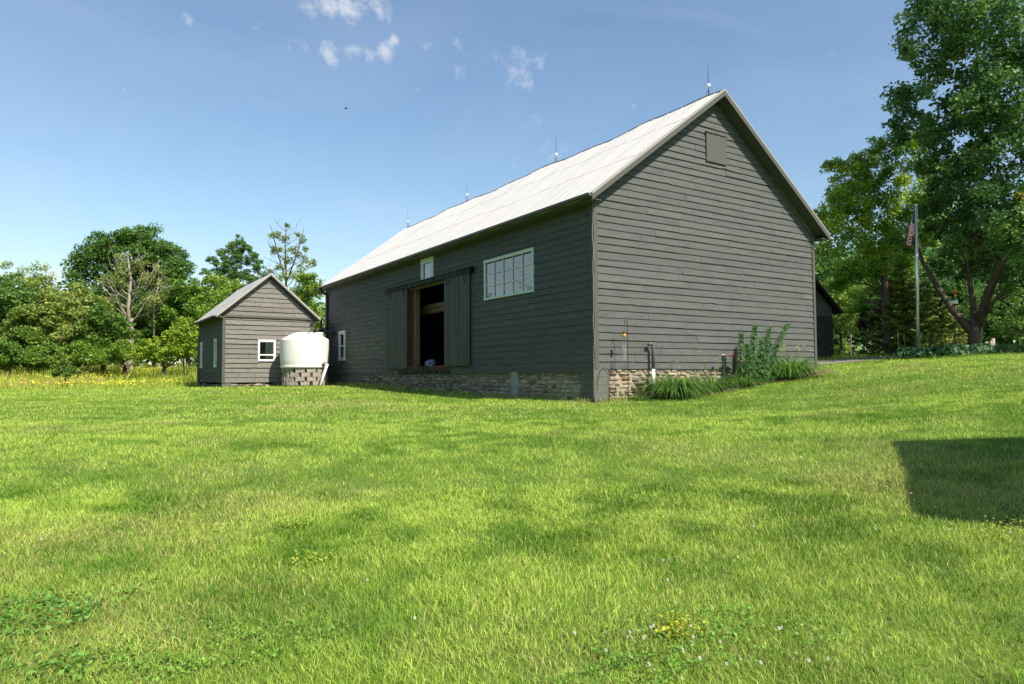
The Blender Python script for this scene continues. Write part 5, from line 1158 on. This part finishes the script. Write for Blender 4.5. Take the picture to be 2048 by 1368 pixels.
# a 1.5 x 0.9 cloth hanging from its hoist in deep folds: hoist at the pole, fly end dropping beside it
NU_, NV_ = 26, 40; V = []; F = []; mi = []
hoist_top = at(1830, 420, 25.98); 
for i in range(NU_+1):
    u = i/NU_                               # along the stripes, from hoist to fly
    for j in range(NV_+1):
        v = j/NV_                           # across the 13 stripes, top to bottom
        fold = .045*math.sin(u*15+v*2.0)*(.3+u); away = (.04+.30*math.sin(u*2.3)*(.25+.75*v))
        drop = v*.92+u*(.62-.10*v)+.03*math.sin(u*11)
        p = hoist_top-RT*away*(1.0)-np.array((0, 0, 1))*drop+_fw*np.array(fold)+RT*.03*math.sin(u*17+v*5)*u
        V.append(p)
for i in range(NU_):
    for j in range(NV_):
        a = i*(NV_+1)+j; F.append((a, a+NV_+1, a+NV_+2, a+1)); st = min(12, int((j+.5)/NV_*13)); u = (i+.5)/NU_
        mi.append(2 if (u < .34 and st < 7) else (0 if st % 2 == 0 else 1))
link_mesh('cloth', V, F, None, flag, None, None, True, [mat('flag_red', (.55, .035, .05), .8, .1), mat('flag_white', (.72, .70, .70), .8, .1), mat('flag_blue', (.03, .04, .14), .8, .1)], mi)
def hosta(px, d, r, lab, seed, cols=((.04, .13, .05), (.07, .19, .065), (.13, .27, .09)), stalks=0):
    r_ = np.random.default_rng(seed); p = at(px, 712, d); x, y = p[0], p[1]; z = gz(x, y); t = thing('hosta', (x, y, z), lab, 'plant', 'hostas round the flagpole'); n = 70; V = []; F = []; C = []
    for i in range(n):
        a = r_.random()*2*math.pi; q = r_.random()**.6; c = np.array(cols[r_.integers(3)])*r_.uniform(.8, 1.2); dr = np.array((math.cos(a), math.sin(a), 0)); s = np.array((-dr[1], dr[0], 0)); l = .17*r_.uniform(.7, 1.2)
        b = np.array((x, y, z))+dr*r*q*.85+np.array((0, 0, .16+.26*(1-q*q))); k = len(V); t1 = -.1-.7*q
        p1 = b+dr*l*.5+np.array((0, 0, .02)); p2 = b+dr*l+np.array((0, 0, l*t1)); w = .075
        V += [b, p1-s*w+np.array((0, 0, .02)), p2, p1+s*w+np.array((0, 0, .02)), p1-np.array((0, 0, .01))]; F += [(k, k+1, k+4), (k+1, k+2, k+4), (k+2, k+3, k+4), (k+3, k, k+4)]; C += [c]*5
    link_mesh('leaves', V, F, M_leaf, t, None, C)
    for i in range(stalks):
        mb = MB(); a = r_.uniform(-.3, .3); b = np.array((x+r_.uniform(-.3, .3), y+r_.uniform(-.2, .2), z+.2)); e = b+np.array((a, r_.uniform(-.1, .1), r_.uniform(.5, .85))); mb.tube([b, e], [.009, .006], 5)
        mb.tube([e*.75+b*.25, e], [.018, .008], 5); mb.build('flower_stalk', M_stem, t)
for k, (px, d, r, stn, lab) in enumerate(((1812, 25.6, .42, 2, 'leftmost hosta by the driveway edge'), (1836, 25.4, .45, 3, 'hosta at the foot of the flagpole'), (1864, 25.6, .48, 4, 'blue-green hosta just right of the flagpole'), (1892, 25.4, .5, 3, 'largest blue-green hosta in front of the orange lilies'), (1916, 25.8, .42, 2, 'hosta in front of the orange daylilies, left of the stone slab'), (1960, 25.4, .42, 1, 'hosta in the shade at the foot of the big maple'))): hosta(px, d, r, lab, 40+k, stalks=stn)
for k, (px, lab) in enumerate(((1880, 'orange daylily behind the largest hosta'), (1891, 'tall orange daylily next to the first orange one'), (1921, 'low orange daylily beside the grey stone slab'))):
    p = at(px, 700, 26.6); strap_clump('orange_daylily', lab, float(p[0]), float(p[1]), 60, .55, DL, 'plant', None, 4, (.85, .20, .03), .62, 60+k)
p = at(1930, 696, 26.8); bz = gz(p[0], p[1]); sb = thing('stone_slab', (p[0], p[1], bz), 'low grey stone slab bench at the foot of the big maple', 'bench')
mb = MB(); mb.bev((p[0]-.55, p[1]-.2, bz+.30), (p[0]+.55, p[1]+.2, bz+.40), .015); mb.build('seat', M_concp, sb); 
for s in (-.4, .4): mb = MB(); mb.bev((p[0]+s-.08, p[1]-.16, bz-.05), (p[0]+s+.08, p[1]+.16, bz+.30), .015); mb.build('leg', M_concp, sb)
# post with feeder and white boxes
p = at(1912, 705, 26.6); bz = gz(p[0], p[1]); fz2 = at(1911, 600, 26.6)[2]; fpost = thing('feeder_post', (p[0], p[1], bz), 'thin dark post with a small white birdhouse box in front of the maple', 'birdhouse post')
mb = MB(); mb.tube([(p[0], p[1], bz-.1), (p[0], p[1], fz2+.42)], .018, 8); mb.tube([(p[0], p[1], fz2+.40), (p[0]-.06, p[1], fz2+.5), (p[0]-.14, p[1], fz2+.44)], .012, 6); mb.build('post', M_black, fpost)
for s in (-1, 1):
    mb = MB(); mb.bev((p[0]+s*.10-.075, p[1]-.07, fz2-.14), (p[0]+s*.10+.075, p[1]+.07, fz2-.02), .006); mb.build('box', M_white, fpost)
mb = MB(); q_ = np.array((p[0], p[1], fz2-.01)); mb.prism([q_+(-.20, -.09, 0), q_+(.20, -.09, 0), q_+(0, -.09, .11)], (0, .18, 0)); mb.build('roof', mat('green_roof', (.03, .16, .07), .6, .3), fpost)
fdr = thing('hummingbird_feeder', (p[0]-.02, p[1]-.03, fz2+.2), 'orange round feeder with an amber bulb on top of the dark post', 'bird feeder')
M_org = mat('orange_plastic', (.62, .17, .05), .5, .3); mb = MB(); mb.lathe((p[0]-.07, p[1]-.05, fz2+.32), [(.02, -.06), (.09, -.03), (.10, .02), (.06, .07), (.01, .09)], 16); mb.build('dish', M_org, fdr, smooth=True)
mb = MB(); mb.lathe((p[0]+.0, p[1]-.05, fz2+.17), [(.01, -.07), (.045, -.04), (.05, .01), (.03, .06), (.01, .07)], 14); mb.build('bulb', M_amber, fdr, smooth=True)
# tall shade grass along the foot of the woodland, right
x = []; y = []
for _ in range(9000):
    q = at(1975+rng.random()*260, 715, 26.5+rng.random()*5); x.append(q[0]); y.append(q[1])
x = np.array(x); y = np.array(y); n = len(x); V, F, C = blades(x, y, depth(x, y), .18+.30*rng.random(n), .022*np.ones(n), .35, np.array(((.06, .13, .04),))*(.6+.8*rng.random((n, 1))), False)
tag(link_mesh('long_grass', V, F, M_grass, None, None, C), 'uncut bluish grass in the shade beneath the big maple', 'grass', kind='stuff')
# rough turf beyond the driveway
x, y, d = cone_points(60000, 26, 44, 1.1); k = (lat(x, y) > 13) & lawn_ok(x, y); x, y, d = x[k], y[k], d[k]; n = len(x)
V, F, C = blades(x, y, d, .08+.16*rng.random(n), .035*np.ones(n), .35, lawn_color(x, y), False)
tag(link_mesh('rough_grass', V, F, M_grass, None, None, C), 'longer rough grass beyond the gravel drive beside the shed', 'grass', kind='stuff')

# ------------------------------------------------------------------ bird, and an unseen slab added to shade the lawn at the right
bp = at(692, 217, 60); bd = thing('bird', tuple(bp), 'tiny dark bird flying high above the outbuilding', 'bird')
mb = MB(); mb.tube([bp-RT*.14, bp-RT*.05, bp+RT*.06, bp+RT*.12, bp+RT*.16], [.012, .045, .05, .03, .008], 8); mb.prism([bp-RT*.13, bp-RT*.24+_fw*.04, bp-RT*.24-_fw*.04], (0, 0, .006)); mb.build('body', M_black, bd, smooth=True)
for s in (-1, 1): mb = MB(); mb.prism([bp+RT*.05, bp+_fw*s*.16+RT*.03+UP*.04, bp+_fw*s*.30-RT*.06+UP*.02, bp-RT*.05], (0, 0, .006)); mb.build('wing', M_black, bd)

sh_ = [at(px, py, gpx(px, py)) for px, py in ((2048, 877), (1920, 881), (1797, 886), (1816, 915), (1829, 950), (1836, 985), (1834, 1012), (1846, 1032), (1880, 1043), (1960, 1051), (2048, 1059))]
nearv = sh_[-1]-sh_[-3]; nearv[2] = 0; nearv /= np.linalg.norm(nearv)
cor = sh_+[sh_[-1]+nearv*3.2, sh_[0]+nearv*3.4]; ZR = 2.5
rp = [c+sd*((ZR-c[2])/sd[2]) for c in cor]; cen = sum(rp)/len(rp)  # added slab outline: the wanted lawn shadow projected back along the sun
pv = thing('shade_caster', (cen[0], cen[1], gz(cen[0], cen[1])), 'unseen slab on posts beyond the right edge, added and shaped to shade the lawn', 'shade_caster')
mb = MB(); mb.prism([tuple(p) for p in rp], (0, 0, .12)); mb.build('roof', M_trim, pv)
for p in (rp[2], rp[7], rp[-2], rp[-1]): q = p*.86+cen*.14; mb = MB(); mb.bev((q[0]-.07, q[1]-.07, gz(q[0], q[1])-.1), (q[0]+.07, q[1]+.07, ZR), .01); mb.build('post', M_trim, pv)
